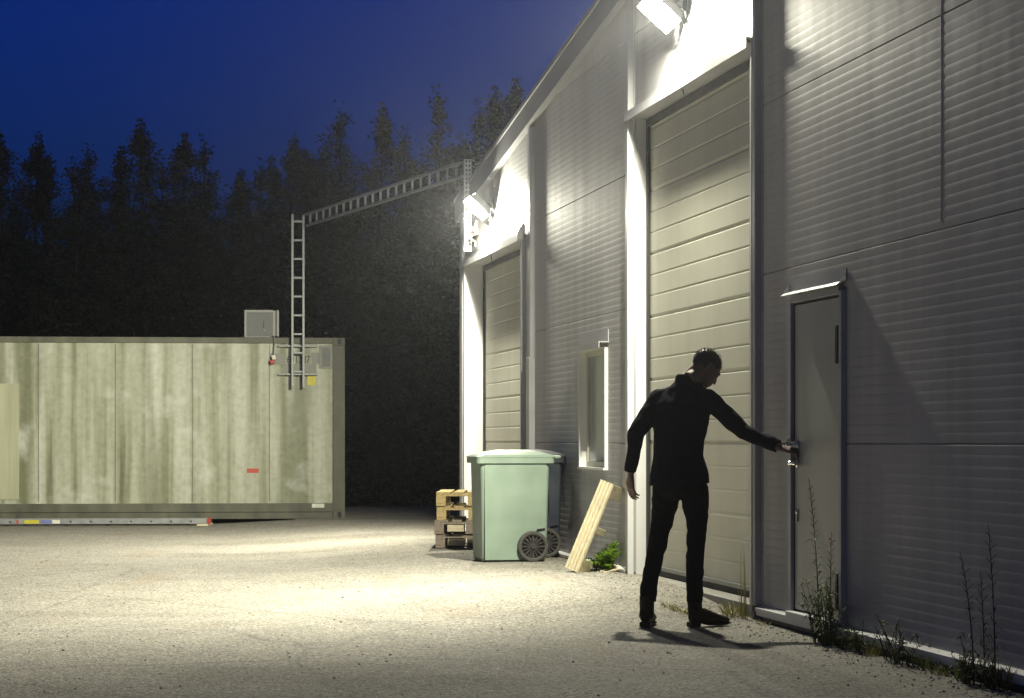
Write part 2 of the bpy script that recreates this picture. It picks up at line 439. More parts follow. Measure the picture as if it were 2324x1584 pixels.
def garage(G, rec, z0, vis_bands, near_w):
    ua, ub, zt = G
    # sectional door leaf with moulded lines
    d = MB(); zs = [z0 + .05]
    pan = .52
    k = 0; prof = []
    z = z0 + .05
    prof.append((z, 0))
    while z < zt - .02:
        for dz, off in ((.012, .0), (.02, .006), (.165, .006), (.172, .0), (.18, .0), (.186, .006), (.335, .006), (.342, 0), (.35, 0), (.356, .006), (.505, .006), (.513, -.006), (.52, -.006)):
            k_ = .12 if z - z0 < .95 else 1.0
            if z + dz < zt + .02: prof.append((z + dz, off * k_ * .65))
        z += pan
    o = len(d.v)
    for zz, off in prof:
        for u in (ua - .02, ub + .02): d.v.append((rec - off, B(u), zz))
    for j in range(len(prof) - 1):
        d.f.append((o + 2 * j, o + 2 * j + 1, o + 2 * j + 3, o + 2 * j + 2))
    door = d.build('garage_door', M['gdoor'], BLD, fix=False)
    s = MB(); s.box(rec - .012, rec + .02, B(ua), B(ub), z0 - .02, z0 + .05, .004); s.build('bottom_seal', M['rubber'], door)
    s = MB(); s.box(rec - .022, rec - .004, B(ua), B(ub), z0 + .052, z0 + .085, .003); s.build('bottom_rail', M['steel'], door)
    # surround: far jamb, near jamb, lintel
    s = MB(); s.box(-.056, rec + .02, B(ub), B(ub + .006), z0 - .05, zt); s.build('far_jamb', M['white'], BLD)
    s = MB(); s.box(rec - .03, rec - .008, B(ub - .055), B(ub - .002), z0, zt - .012); s.box(rec - .03, rec - .008, B(ua + .002), B(ua + .05), z0, zt - .012); s.box(rec - .03, rec - .008, B(ua + .05), B(ub - .055), zt - .07, zt - .012); s.build('door_seal', M['rubber'], BLD)
    s = MB(); s.box(-near_w, rec + .02, B(ua - .055), B(ua), z0 - .05, zt + .02, .004); s.build('near_jamb', M['trim'], BLD)
    s = MB()
    s.box(-.07, rec + .02, B(ua - .02), B(ub + .02), zt, zt + .012)
    s.box(-.078, -.0705, B(ua - .03), B(ub + .03), zt - .025, zt + .05)
    s.box(-.0702, .0, B(ua - .03), B(ub + .03), zt + .038, zt + .05)
    s.build('lintel', M['trim'], BLD)
    return door
garage(G1, .13, .10, 0, .045)
garage(G2, .20, .10, 0, .05)
# end cap of the lintel over the far door
c = MB(); c.extrude([(-.10, 3.30), (-.012, 3.30), (-.012, 3.44), (-.03, 3.48), (-.09, 3.39)], (1, 0, 0), (0, 0, 1), (0, 1, 0), (0, B(22.87), 0), .045); c.build('lintel_cap', M['trim'], BLD)
# bright edge bead on the joint cover beside the near garage door
c = MB(); c.box(-.058, -.052, B(14.775), B(14.80), .12, 5.2); c.build('edge_bead', M['white'], BLD)
# concrete threshold in front of the near garage door
c = MB(); c.extrude([(-.03, .095), (.14, .105), (.14, -.05), (-.03, -.05)], (1, 0, 0), (0, 0, 1), (0, 1, 0), (0, B(14.80), 0), 3.44); c.build('threshold', simple('concrete', (.30, .29, .26), .85, bmp=.3), BLD)
c = MB(); c.extrude([(-.03, .095), (.22, .105), (.22, -.05), (-.03, -.05)], (1, 0, 0), (0, 0, 1), (0, 1, 0), (0, B(22.9), 0), 3.55); c.build('threshold', bpy.data.materials['concrete'], BLD)

# window
ua, ub, z0, z1 = WN
w = MB()
w.box(-.025, .10, B(ub), B(ub + .012), z0, z1); w.box(-.025, .10, B(ua - .012), B(ua), z0, z1)
w.box(-.045, .10, B(ua - .02), B(ub + .02), z0 - .02, z0); w.box(-.032, -.0252, B(ub - .004), B(ub + .022), z0, z1); w.box(-.032, -.0252, B(ua - .024), B(ua + .002), z0, z1)
w.box(-.025, .10, B(ua - .012), B(ub + .012), z1, z1 + .012)
win = w.build('window', M['white'], BLD)
w = MB()
for a, bb, c0, c1 in ((ua, ua + .05, z0, z1), (ub - .05, ub, z0, z1), (ua + .05, ub - .05, z0, z0 + .05), (ua + .05, ub - .05, z1 - .05, z1)):
    w.box(.035, .075, B(a), B(bb), c0, c1, .004)
w.build('sash', M['gdoor'], win)
w = MB(); w.box(.048, .054, B(ua + .04), B(ub - .04), z0 + .04, z1 - .04); w.build('pane', M['glass'], win)
w = MB(); w.box(-.09, -.0, B(ua - .06), B(ub + .08), z1 + .045, z1 + .052); w.box(-.094, -.088, B(ua - .06), B(ub + .08), z1 + .0, z1 + .052); w.box(-.010, -.004, B(ua - .06), B(ub + .08), z1 + .052, z1 + .16); w.build('drip_cap', M['trim'], win)

# side door
ua, ub, zt = DR
d = MB(); d.box(-.012, .03, B(ua + .045), B(ub - .032), .135, zt - .035, .004)
door = d.build('door', M['sdoor'], BLD)
f = MB()
f.box(-.035, .06, B(ua - .03), B(ua + .015), .10, zt, .004); f.box(-.035, .06, B(ub - .015), B(ub + .03), .10, zt, .004); f.box(-.035, .06, B(ua + .015), B(ub - .015), zt - .02, zt + .03, .004)
f.box(-.02, .06, B(ua + .016), B(ua + .026), .12, zt - .031); f.build('door_frame', M['trim'], door)
f = MB(); f.box(-.0135, .0, B(ub - .031), B(ub - .0155), .12, zt - .03); f.box(.02, .05, B(ua + .03), B(ub - .03), .12, zt - .03); f.build('door_gasket', M['rubber'], door)
f = MB(); f.extrude([(-.009, zt + .13), (-.003, zt + .13), (-.003, zt + .06), (-.05, zt + .046), (-.05, zt + .038), (-.009, zt + .05)], (1, 0, 0), (0, 0, 1), (0, 1, 0), (0, B(ua - .045), 0), ub - ua + .13); f.build('canopy', M['trim'], door)
f = MB(); f.extrude([(-.0505, zt + .046), (-.070, zt + .030), (-.068, zt + .024), (-.0505, zt + .038)], (1, 0, 0), (0, 0, 1), (0, 1, 0), (0, B(ua - .045), 0), ub - ua + .13); f.build('canopy_edge', M['trim'], door)
f = MB(); f.box(-.075, .03, B(ua + .02), B(ub - .03), .085, .125, .004); f.build('sill', M['white'], door)
for zc, h in ((1.78, .115), (.30, .115)):
    f = MB(); f.box(-.035, -.0122, B(ua + .046), B(ua + .085), zc - h, zc + h, .006); f.build('hinge', M['darksteel'], door)
ul = ub - .095
f = MB(); f.lathe((-.012, B(ul), 1.175), (-1, 0, 0), [(0, .0), (0, .03), (.012, .03), (.016, .024), (.05, .022), (.055, .018), (.055, 0)], 16); f.box(-.085, -.066, B(ul) - .008, B(ul) + .008, 1.17, 1.225, .004); f.build('lock_cylinder', M['chrome'], door, smooth=False)
f = MB(); f.lathe((-.012, B(ul), 1.06), (-1, 0, 0), [(0, 0), (0, .026), (.01, .026), (.012, .012), (.06, .011), (.06, 0)], 14)
f.tube([(-.066, B(ul) + .012, 1.06), (-.07, B(ul) - .06, 1.062), (-.066, B(ul) - .115, 1.058)], [.011, .010, .009], 8)
f.tube([(-.066, B(ul) + .012, 1.06), (-.055, B(ul) + .03, 1.072)], [.009, .007], 8); f.build('handle', M['chrome'], door)
f = MB(); f.lathe((-.012, B(ul), .755), (-1, 0, 0), [(0, 0), (0, .017), (.012, .017), (.016, .01), (.016, 0)], 12); f.box(-.022, -.0125, B(ul) - .009, B(ul) + .009, .69, .755, .003); f.build('key_lock', M['chrome'], door)

# ------------------------------------------------------------------ floodlights
def floodlight(label, u, zc, xo, nrm, power):
    t = fthing('floodlight', label, 'floodlight', u, 0, zc, 'floodlights above the roller doors')
    n = Vector(nrm).normalized()
    p1 = Vector((-n.z, 0, n.x)).normalized(); p1 = -p1 if p1.z < 0 else p1
    p2 = n.cross(p1).normalized()
    c = Vector((-xo, .05, 0))
    h = MB(); bk = c - n * .09
    h.obox(bk, p1, p2, n, .125, .09, .012, .006)
    for s_, (a, bb, la, lb) in ((1, (p1, p2, .15, .115)), (-1, (p1, p2, .15, .115)), (1, (p2, p1, .115, .15)), (-1, (p2, p1, .115, .15))):
        q = [bk + a * s_ * la * .82 + bb * lb * .8, bk + a * s_ * la * .82 - bb * lb * .8, c + a * s_ * la - bb * lb, c + a * s_ * la + bb * lb]
        off = a * s_ * .006
        h.add(q + [v + off for v in q], [(0, 1, 2, 3), (7, 6, 5, 4), (0, 4, 5, 1), (1, 5, 6, 2), (2, 6, 7, 3), (3, 7, 4, 0)])
    h.build('housing', M['lamphouse'], t)
    l = MB(); o = 0; N = 16; rings = 5
    for j in range(rings):
        ph = math.pi / 2 * j / rings
        for k in range(N):
            an = 2 * math.pi * k / N
            l.v.append(tuple(c - n * .0 + p1 * .075 * math.cos(ph) * math.cos(an) + p2 * .055 * math.cos(ph) * math.sin(an) + n * .06 * math.sin(ph)))
    l.v.append(tuple(c + n * .06))
    for j in range(rings - 1):
        for k in range(N):
            k2 = (k + 1) % N; l.f.append((j * N + k, j * N + k2, (j + 1) * N + k2, (j + 1) * N + k))
    for k in range(N): l.f.append(((rings - 1) * N + k, (rings - 1) * N + (k + 1) % N, rings * N))
    l.build('lens', M['lens'], t, smooth=True)
    a = MB(); a.box(-.016, -.006, -.05, .05, -.10, .10, .003)
    a.tube([(-.012, .0, .02), (-.06, .03, .05), tuple(bk + p2 * .05)], .014, 8); a.tube([(-.012, .0, -.03), (-.07, .02, -.05), tuple(bk - p1 * .1)], .014, 8)
    a.build('bracket', M['darksteel'], t)
    a = MB(); pts = [Vector((-.02, -.03, -.10)) + Vector((-.03 * math.sin(i * .5), .12 * i / 8, -.5 * i / 8)) for i in range(9)]
    a.tube([tuple(bk + p1 * .02)] + [tuple(p) for p in pts], .005, 6); a.build('cable', M['rubber'], t)
    ld = bpy.data.lights.new('lamp', 'SPOT'); ld.energy = power; ld.color = LAMP; ld.spot_size = R(150); ld.spot_blend = 1.0; ld.shadow_soft_size = .03
    lo = bpy.data.objects.new('lamp', ld); COL.objects.link(lo); lo.parent = t; lo.location = c + n * .13
    lo.rotation_euler = Vector((-.86, .32, -.40)).to_track_quat('-Z', 'Y').to_euler()
    return t
floodlight('glaring floodlight above the tall near roller door', 16.62, 4.44, .20, (-.60, -.38, -.70), 6200)
floodlight('glaring floodlight over the low far roller door, beside the steel post', 24.78, 3.83, .19, (-.67, -.24, -.70), 3400)

# ------------------------------------------------------------------ container
CX1, CY, CL, CW, CZ0, CZ1 = -2.413, 31.2, 12.19, 2.44, .085, 2.70
CON = thing('shipping_container', 'long pale weathered container with algae streaks along the back of the yard', 'container', (CX1 - CL / 2, CY + CW / 2, 0))
cs = Vector((CX1 - CL / 2, CY + CW / 2, 0))
def cb(mb, name, mat, parent=CON, **k): return mb.build(name, M[mat], parent, shift=cs, **k)
PHI = R(5)
def PX0(px):
    k = (px - 1162) / FOC
    return CX1 + (k * CY - CX1) / (math.cos(PHI) - k * math.sin(PHI))
b_ = MB(); x0, x1 = CX1 - CL, CX1
b_.box(x0 + .02, x1 - .02, CY + .035, CY + CW - .03, CZ0 + .20, CZ1 - .03)
for px in (85, 260, 435, 610):     # lap strips at the panel seams
    X = PX0(px)
    b_.box(X - .006, X + .006, CY + .028, CY + .036, CZ0 + .25, CZ1 - .10)
for px in (172, 347, 522, 697):     # rivet rows
    X = PX0(px)
    for k in range(34): b_.obox((X, CY + .033, CZ0 + .32 + k * .063), (1, 0, 0), (0, 1, 0), (0, 0, 1), .007, .006, .007)
body = cb(b_, 'side_panel', 'cont')
for px in (85, 260, 435, 610):
    b_ = MB(); X = PX0(px); b_.box(X + .007, X + .016, CY + .0335, CY + .036, CZ0 + .25, CZ1 - .10); cb(b_, 'seam_seal', 'contrail', body)

b_ = MB(); b_.box(x0, x1, CY + .01, CY + .12, CZ1 - .085, CZ1, .006); b_.box(x0, x1, CY + CW - .1, CY + CW, CZ1 - .085, CZ1, .006); cb(b_, 'top_rail', 'contrail')
b_ = MB(); b_.box(x0, x1, CY + .004, CY + .1, CZ0 + .10, CZ0 + .225, .004); b_.box(x0, x1, CY + .02, CY + .1, CZ0 + .0, CZ0 + .096, .004)
for k in range(22):
    X = x1 - .35 - k * .43; b_.box(X - .012, X + .012, CY + .012, CY + .02, CZ0 + .004, CZ0 + .094)
cb(b_, 'bottom_rail', 'contrail')
for xa in (x1 - .175, x0):
    b_ = MB(); b_.box(xa, xa + .175, CY, CY + .16, CZ0 + .12, CZ1 - .118, .006); b_.box(xa + .06, xa + .07, CY - .006, CY + .001, CZ0 + .13, CZ1 - .13); cb(b_, 'corner_post', 'contrail')
    b_ = MB(); b_.box(xa, xa + .175, CY + CW - .16, CY + CW, CZ0 + .12, CZ1 - .118, .006); cb(b_, 'corner_post', 'contrail')
    for za in (CZ0, CZ1 - .118):
        b_ = MB(); b_.box(xa, xa + .178, CY - .006, CY + .162, za, za + .118, .008); c_ = cb(b_, 'corner_casting', 'contrail')
        b_ = MB(); b_.obox((xa + .095, CY - .007, za + .06), (1, 0, 0), (0, 1, 0), (0, 0, 1), .026, .004, .04, .012); cb(b_, 'casting_hole_shade', 'rubber', c_)  # solid dark block; its colour gives the shade of the opening
for xa in (x1 - .03, x0 + .012):
    b_ = MB(); b_.box(xa, xa + .018, CY + .17, CY + CW - .17, CZ0 + .1, CZ1 - .1); cb(b_, 'end_panel', 'contrail')
b_ = MB(); b_.box(x0 + .1, x1 - .1, CY + .1, CY + CW - .1, CZ0 + .05, CZ0 + .19); cb(b_, 'floor_frame', 'rubber')
PHI = R(5)
def PX(px, Y=None):
    k = (px - 1162) / FOC
    if Y is not None: return k * Y
    return CX1 + (k * CY - CX1) / (math.cos(PHI) - k * math.sin(PHI))
def turn(o):
    pv = Vector((CX1, CY, 0)); d = o.location - pv; z = d.z
    o.location = pv + Matrix.Rotation(PHI, 3, 'Z') @ d; o.rotation_euler.z += PHI
def PZ(py, Y=CY): return CAM_H + (1002 - py) / FOC * Y
def patch(name, mat, px0, px1, py0, py1, d=.026, parent=CON):
    p = MB(); p.box(PX(px0), PX(px1), CY + d, CY + .0352, PZ(py1), PZ(py0), .001); return cb(p, name, mat, parent)
patch('repair_panel', 'yellowed', -80, 42, 872, 1132)
patch('paint_patch', 'contpatch', 612, 648, 802, 828, .031); patch('paint_patch', 'contpatch', 643, 718, 826, 846, .031); patch('paint_patch', 'contpatch', 707, 735, 800, 826, .031)
patch('vent_cover', 'contpatch', 724, 756, 785, 836, .018); patch('vent_cover_plate', 'cabinet', 731, 749, 790, 832, .014)
patch('yellow_label', 'ystick', 697, 717, 852, 874, .03); patch('red_label', 'rstick', 560, 587, 1063, 1073, .03)
p = MB(); p.box(PX(708), PX(736), CY - .001, CY + .004, PZ(1152), PZ(1143)); cb(p, 'white_label', 'wstick')
cu = bpy.data.curves.new('number', 'FONT'); cu.body = '601287'; cu.size = .155; cu.extrude = .002; cu.space_character = .98
tmp = bpy.data.objects.new('tmp', cu); COL.objects.link(tmp)
dg = bpy.context.evaluated_depsgraph_get(); me = bpy.data.meshes.new_from_object(tmp.evaluated_get(dg)); bpy.data.objects.remove(tmp)
me.materials.append(M['ink']); wd = max(v.co.x for v in me.vertices)
sx = (PX(704) - PX(650)) / wd
for v in me.vertices: v.co = Vector((v.co.x * sx + PX(650), CY + .028 - v.co.z, v.co.y + PZ(824))) - cs
link('number', me, CON)

# timber bearers under the container
def bearer(label, xc):
    t = thing('timber_bearer', label, 'timber', (CX1 + (xc - CX1) * math.cos(PHI) - .25 * math.sin(PHI), CY + .25 + (xc - CX1) * math.sin(PHI), 0), PHI, 'timber bearers under the container')
    m_ = MB(); m_.box(-.33, .33, -.22, .3, .058, .083, .003); m_.build('top_board', M['palletold'], t)
    for a in (-.33, .06):
        m_ = MB(); m_.box(a, a + .13, -.2, .28, -.02, .057, .004); m_.build('block', M['palletold'], t)
bearer('low timber bearer under the visible corner of the container', -2.80)
bearer('low timber bearer under the far hidden end of the container', x0 + .5)

# cabinet on the container
t = thing('control_cabinet', 'grey metal cabinet standing on the container roof beside the upright cable ladder', 'cabinet', ((PX(555) + PX(628)) / 2, CY + .2, CZ1))
hw = (PX(628) - PX(555)) / 2; hh = .395
m_ = MB(); m_.box(-hw, hw - .06, -.12, .12, .0, hh, .006); cab = m_.build('body', M['cabinet'], t)
m_ = MB(); m_.box(-hw - .004, hw - .055, -.128, -.118, hh - .028, hh + .004); m_.box(-hw - .004, -hw + .026, -.128, -.118, 0.004, hh - .0285); m_.box(-hw + .0265, hw - .055, -.128, -.118, .004, .016); m_.build('lid_rim', M['cabtrim'], t)
m_ = MB(); m_.box(hw - .005, hw + .03, -.10, .1, .02, hh + .004, .003); m_.box(hw - .06, hw - .0055, -.05, .1, .03, hh, 0); m_.build('side_bracket', M['cabtrim'], t)
for zz, r in ((.11, .014), (.16, .01), (.19, .012), (.23, .009)): m_ = MB(); m_.ball((.045 + (.23 - zz) * -.03, -.128, zz), r, .008, r, nu=8, nv=6); m_.build('latch', M['chrome'], t)
turn(t); turn(CON)
# cable with plug
t = thing('power_cable', 'thin grey cable with a red and white plug hanging down from the cabinet', 'cable', (PX(622), CY, PZ(815)))
m_ = MB(); m_.tube([(-.03, .06, .33), (.0, -.02, .315), (.012, -.03, .25), (.0, -.02, .1), (-.005, -.015, .035)], .008, 6); m_.build('cord', M['cabtrim'], t)
m_ = MB(); m_.obox((-.005, -.03, .02), (.95, 0, .3), (0, 1, 0), (-.3, 0, .95), .03, .028, .035, .012); m_.build('socket', M['wstick'], t)
m_ = MB(); m_.obox((-.025, -.03, -.045), (.95, 0, .3), (0, 1, 0), (-.3, 0, .95), .034, .03, .03, .012); m_.build('plug', M['plugr'], t); turn(t)

# ------------------------------------------------------------------ cable ladders
# upright ladder fixed to the container
XA, XB = PX(664), PX(689); YL = CY - .09
t = thing('cable_ladder', 'upright galvanised cable ladder fixed to the container front', 'cable ladder', ((XA + XB) / 2, YL, PZ(880)))
q = Vector(t.location)
for X, pyt in ((XA, 489), (XB, 491)):
    m_ = MB(); m_.box(X - .016, X + .016, YL - .03, YL + .03, PZ(880), PZ(pyt), .003); m_.build('rail', M['steel'], t, shift=q)
for k in range(9):
    z = PZ(505 + 42.4 * k)
    m_ = MB(); m_.box(XA + .017, XB - .017, YL - .016, YL + .016, z - .014, z + .014, .003); m_.build('rung', M['steel'], t, shift=q)
for py in (786, 850):
    m_ = MB(); m_.box(PX(632), PX(662), CY - .03, CY + .036, PZ(py) - .012, PZ(py) + .012, .003); m_.box(PX(691), PX(720), CY - .03, CY + .036, PZ(py) - .012, PZ(py) + .012, .003)
    m_.box(PX(650), PX(703), CY - .058, CY - .0305, PZ(py) - .012, PZ(py) + .012, .003); m_.build('wall_bracket', M['steel'], t, shift=q)
turn(t)
# span from the ladder to the post on the building corner
PA = Vector(((694 - 1162) / FOC * 31.0, 31.0, PZ(516))); Yp = 25.5; PBx = (1050 - 1162) / FOC * Yp
PBv = Vector((PBx, Yp, CAM_H + (1002 - 400) / FOC * Yp))
t = thing('cable_ladder', 'cable ladder spanning on edge from the container to the building corner', 'cable ladder', PA)
ax = (PBv - PA).normalized(); up = Vector((0, 0, 1)); sd = ax.cross(up).normalized(); L = (PBv - PA).length
for h in (0.0, .165):
    m_ = MB(); m_.obox(ax * L / 2 + up * h, ax, sd, up, L / 2, .026, .014, .003); m_.build('rail', M['steel'], t)
for k in range(20):
    c = ax * (L * (k + .7) / 20.4) + up * .0825
    m_ = MB(); m_.obox(c, ax, sd, up, .014, .014, .068, .002); m_.build('rung', M['steel'], t)
# perforated post
YP = 25.4; zb, zt_ = CAM_H + (1002 - 570) / FOC * YP, CAM_H + (1002 - 361) / FOC * YP
t = thing('perforated_post', 'white perforated steel post carrying the cable ladder at the building corner', 'post', ((1062 - 1162) / FOC * YP, YP, zb), TH)
m_ = MB(); H = zt_ - zb
for a, bb in ((-.043, -.028), (-.010, .010), (.028, .043)): m_.box(a, bb, -.004, .004, 0, H)
n_ = int(H / .05)
for k in range(n_ + 1):
    z = k * H / n_
    for a, bb in ((-.028, -.010), (.010, .028)): m_.box(a, bb, -.004, .004, max(0, z - .013), min(H, z + .013))
m_.box(-.043, -.037, .004, .04, 0, H); m_.box(.037, .043, .004, .04, 0, H)
m_.build('channel', M['white'], t)
for za in (.25, .85):
    m_ = MB(); m_.box(-.02, .10, .041, .066, za, za + .05, .003); m_.build('bracket', M['steel'], t)
# industrial socket on the corner
q = FX(25.75, -.012, 3.60)
t = thing('wall_socket', 'small red and white power plug in a socket on the building corner by the post', 'socket', q, TH)
m_ = MB(); m_.obox((-.03, 0, .06), (1, 0, 0), (0, 1, 0), (0, 0, 1), .032, .05, .045, .012); m_.extrude([(-.05, .10), (.0, .10), (-.01, .19), (-.025, .19)], (1, 0, 0), (0, 0, 1), (0, 1, 0), (0, -.02, 0), .04); m_.build('housing', M['wstick'], t)
m_ = MB(); m_.lathe((-.055, -.03, .04), (-.6, -.3, -.6), [(0, 0), (0, .030), (.03, .030), (.03, .024), (.035, .0)], 12); m_.build('plug', M['plugr'], t)
m_ = MB(); m_.lathe((-.075, -.04, .02), (-.6, -.3, -.6), [(0, 0), (0, .023), (.05, .02), (.05, 0)], 12); m_.tube([(-.10, -.05, -.01), (-.07, -.05, -.05), (-.03, -.02, -.06), (-.02, .01, -.11)], .010, 6); m_.build('cord', M['wstick'], t)

# ladder lying on the ground
t = thing('aluminium_ladder', 'aluminium ladder lying on the asphalt in front of the container', 'ladder', (PX(474, 30.6), 30.6, 0), PHI)
for yy in (0.0, .38):
    m_ = MB(); m_.box(-4.6, -.03, yy - .012, yy + .012, .035, .105, .004); rl = m_.build('rail', M['steel'], t)
    m_ = MB(); m_.box(-.03, .02, yy - .016, yy + .016, .03, .108, .006); m_.build('end_cap', M['plugr'], rl)
m_ = None
for k in range(16):
    m_ = MB(); x = -.25 - k * .28; m_.tube([(x, -.013, .07), (x, .393, .07)], .014, 8); m_.build('rung', M['darksteel'], t)
for a, bb, mt in ((-2.575, -2.37, 'ystick'), (-2.345, -2.20, 'bstick'), (-2.185, -2.08, 'wstick'), (-2.68, -2.65, 'rstick')):
    m_ = MB(); m_.box(a, bb, -.0145, -.0122, .045, .095); m_.build('sticker', M[mt], t)
m_ = MB(); m_.box(-.09, .07, -.06, .46, -.004, .033, .004); o = m_.build('wood_block', M['paleplank'], None, loc=(PX(462, 30.6), 30.6, 0)); tag(o, 'pale wood block propping the end of the ladder on the ground', 'wood block')

# ------------------------------------------------------------------ pallets
def pallet(mat):
    t = thing('pallet', '', 'pallet', (0, 0, 0), 0, 'stacked wooden pallets beside the green bin')
    # local: x 0..0.8, y 0..1.2, z 0..0.144
    m_ = MB()
    for a, w_ in ((0, .145), (.182, .10), (.3275, .145), (.5175, .10), (.655, .145)): m_.box(a, a + w_, 0, 1.2, .122, .144, .003)
    m_.build('deck_board', M[mat], t)
    for a in (0.001, .5275, 1.054):
        m_ = MB(); m_.box(0, .8, a, a + .145, .1, .1215, .003); m_.build('cross_board', M[mat], t)
        for x, w_ in ((0, .10), (.3275, .145), (.70, .10)):
            m_ = MB(); m_.box(x, x + w_, a, a + .145, .0225, .0995, .003); m_.build('block', M[mat], t)
    for x, w_ in ((0, .10), (.3275, .145), (.70, .10)):
        m_ = MB(); m_.box(x, x + w_, 0, 1.2, 0, .022, .003); m_.build('bottom_board', M[mat], t)
    return t
pu, pxl = 22.98, -.94
PW = Vector(((988 - 1162) / FOC * 22.3, 22.3, 0)); gz = ground_z(PW.x + .2, PW.y + .1) + .004; PW.z = gz
for k, (mat, lab, dx, du, rz) in enumerate((('palletold', 'weathered grey pallet at the bottom of the stack on the asphalt', 0.0, .02, .5), ('palletold', 'weathered grey pallet lying second from the bottom of the stack', -.012, .0, -.7),
                                   ('palletnew', 'honey coloured pallet just under the top one of the stack', .012, .01, .4), ('palletnew', 'honey coloured pallet topping the stack, with the navy drum on it', .008, -.01, -.3))):
    t = pallet(mat); t['label'] = lab
    t.location = PW + Vector((dx, du, k * .1445)); t.rotation_euler.z = R(rz - .5)
for k, (dx, dz, lab) in enumerate(((.125, .1445 + .026, 'pale timber offcut poking out of the second lowest pallet'), (.13, .026, 'pale timber offcut poking out of the lowest pallet'))):
    m_ = MB(); m_.box(0, .17, 0, .7, 0, .06 if k else .068, .003); o = m_.build('timber_offcut', M['paleplank'], None, loc=PW + Vector((dx, -.06, dz))); o.rotation_euler.z = 0
    tag(o, lab, 'timber', 'offcuts pushed into the pallets')
# navy drum lying on the pallets
t = thing('plastic_drum', 'round navy plastic drum lying on top of the pallet stack behind the green bin', 'drum', PW + Vector((.585, .35, .579)), R(4))
m_ = MB(); Rr = .19
m_.lathe((0, -.05, Rr), (0, 1, 0), [(0, 0), (0, Rr * .82), (.012, Rr * .85), (.012, Rr), (.05, Rr), (.055, Rr * .96), (.2, Rr * .985), (.35, Rr * .96), (.355, Rr), (.39, Rr), (.39, 0)], 40); m_.build('shell', M['drum'], t, smooth=False)
m_ = MB(); m_.lathe((.06, -.052, Rr + .09), (0, -1, 0), [(0, 0), (0, .03), (.012, .028), (.012, 0)], 14); m_.build('cap', M['darksteel'], t)

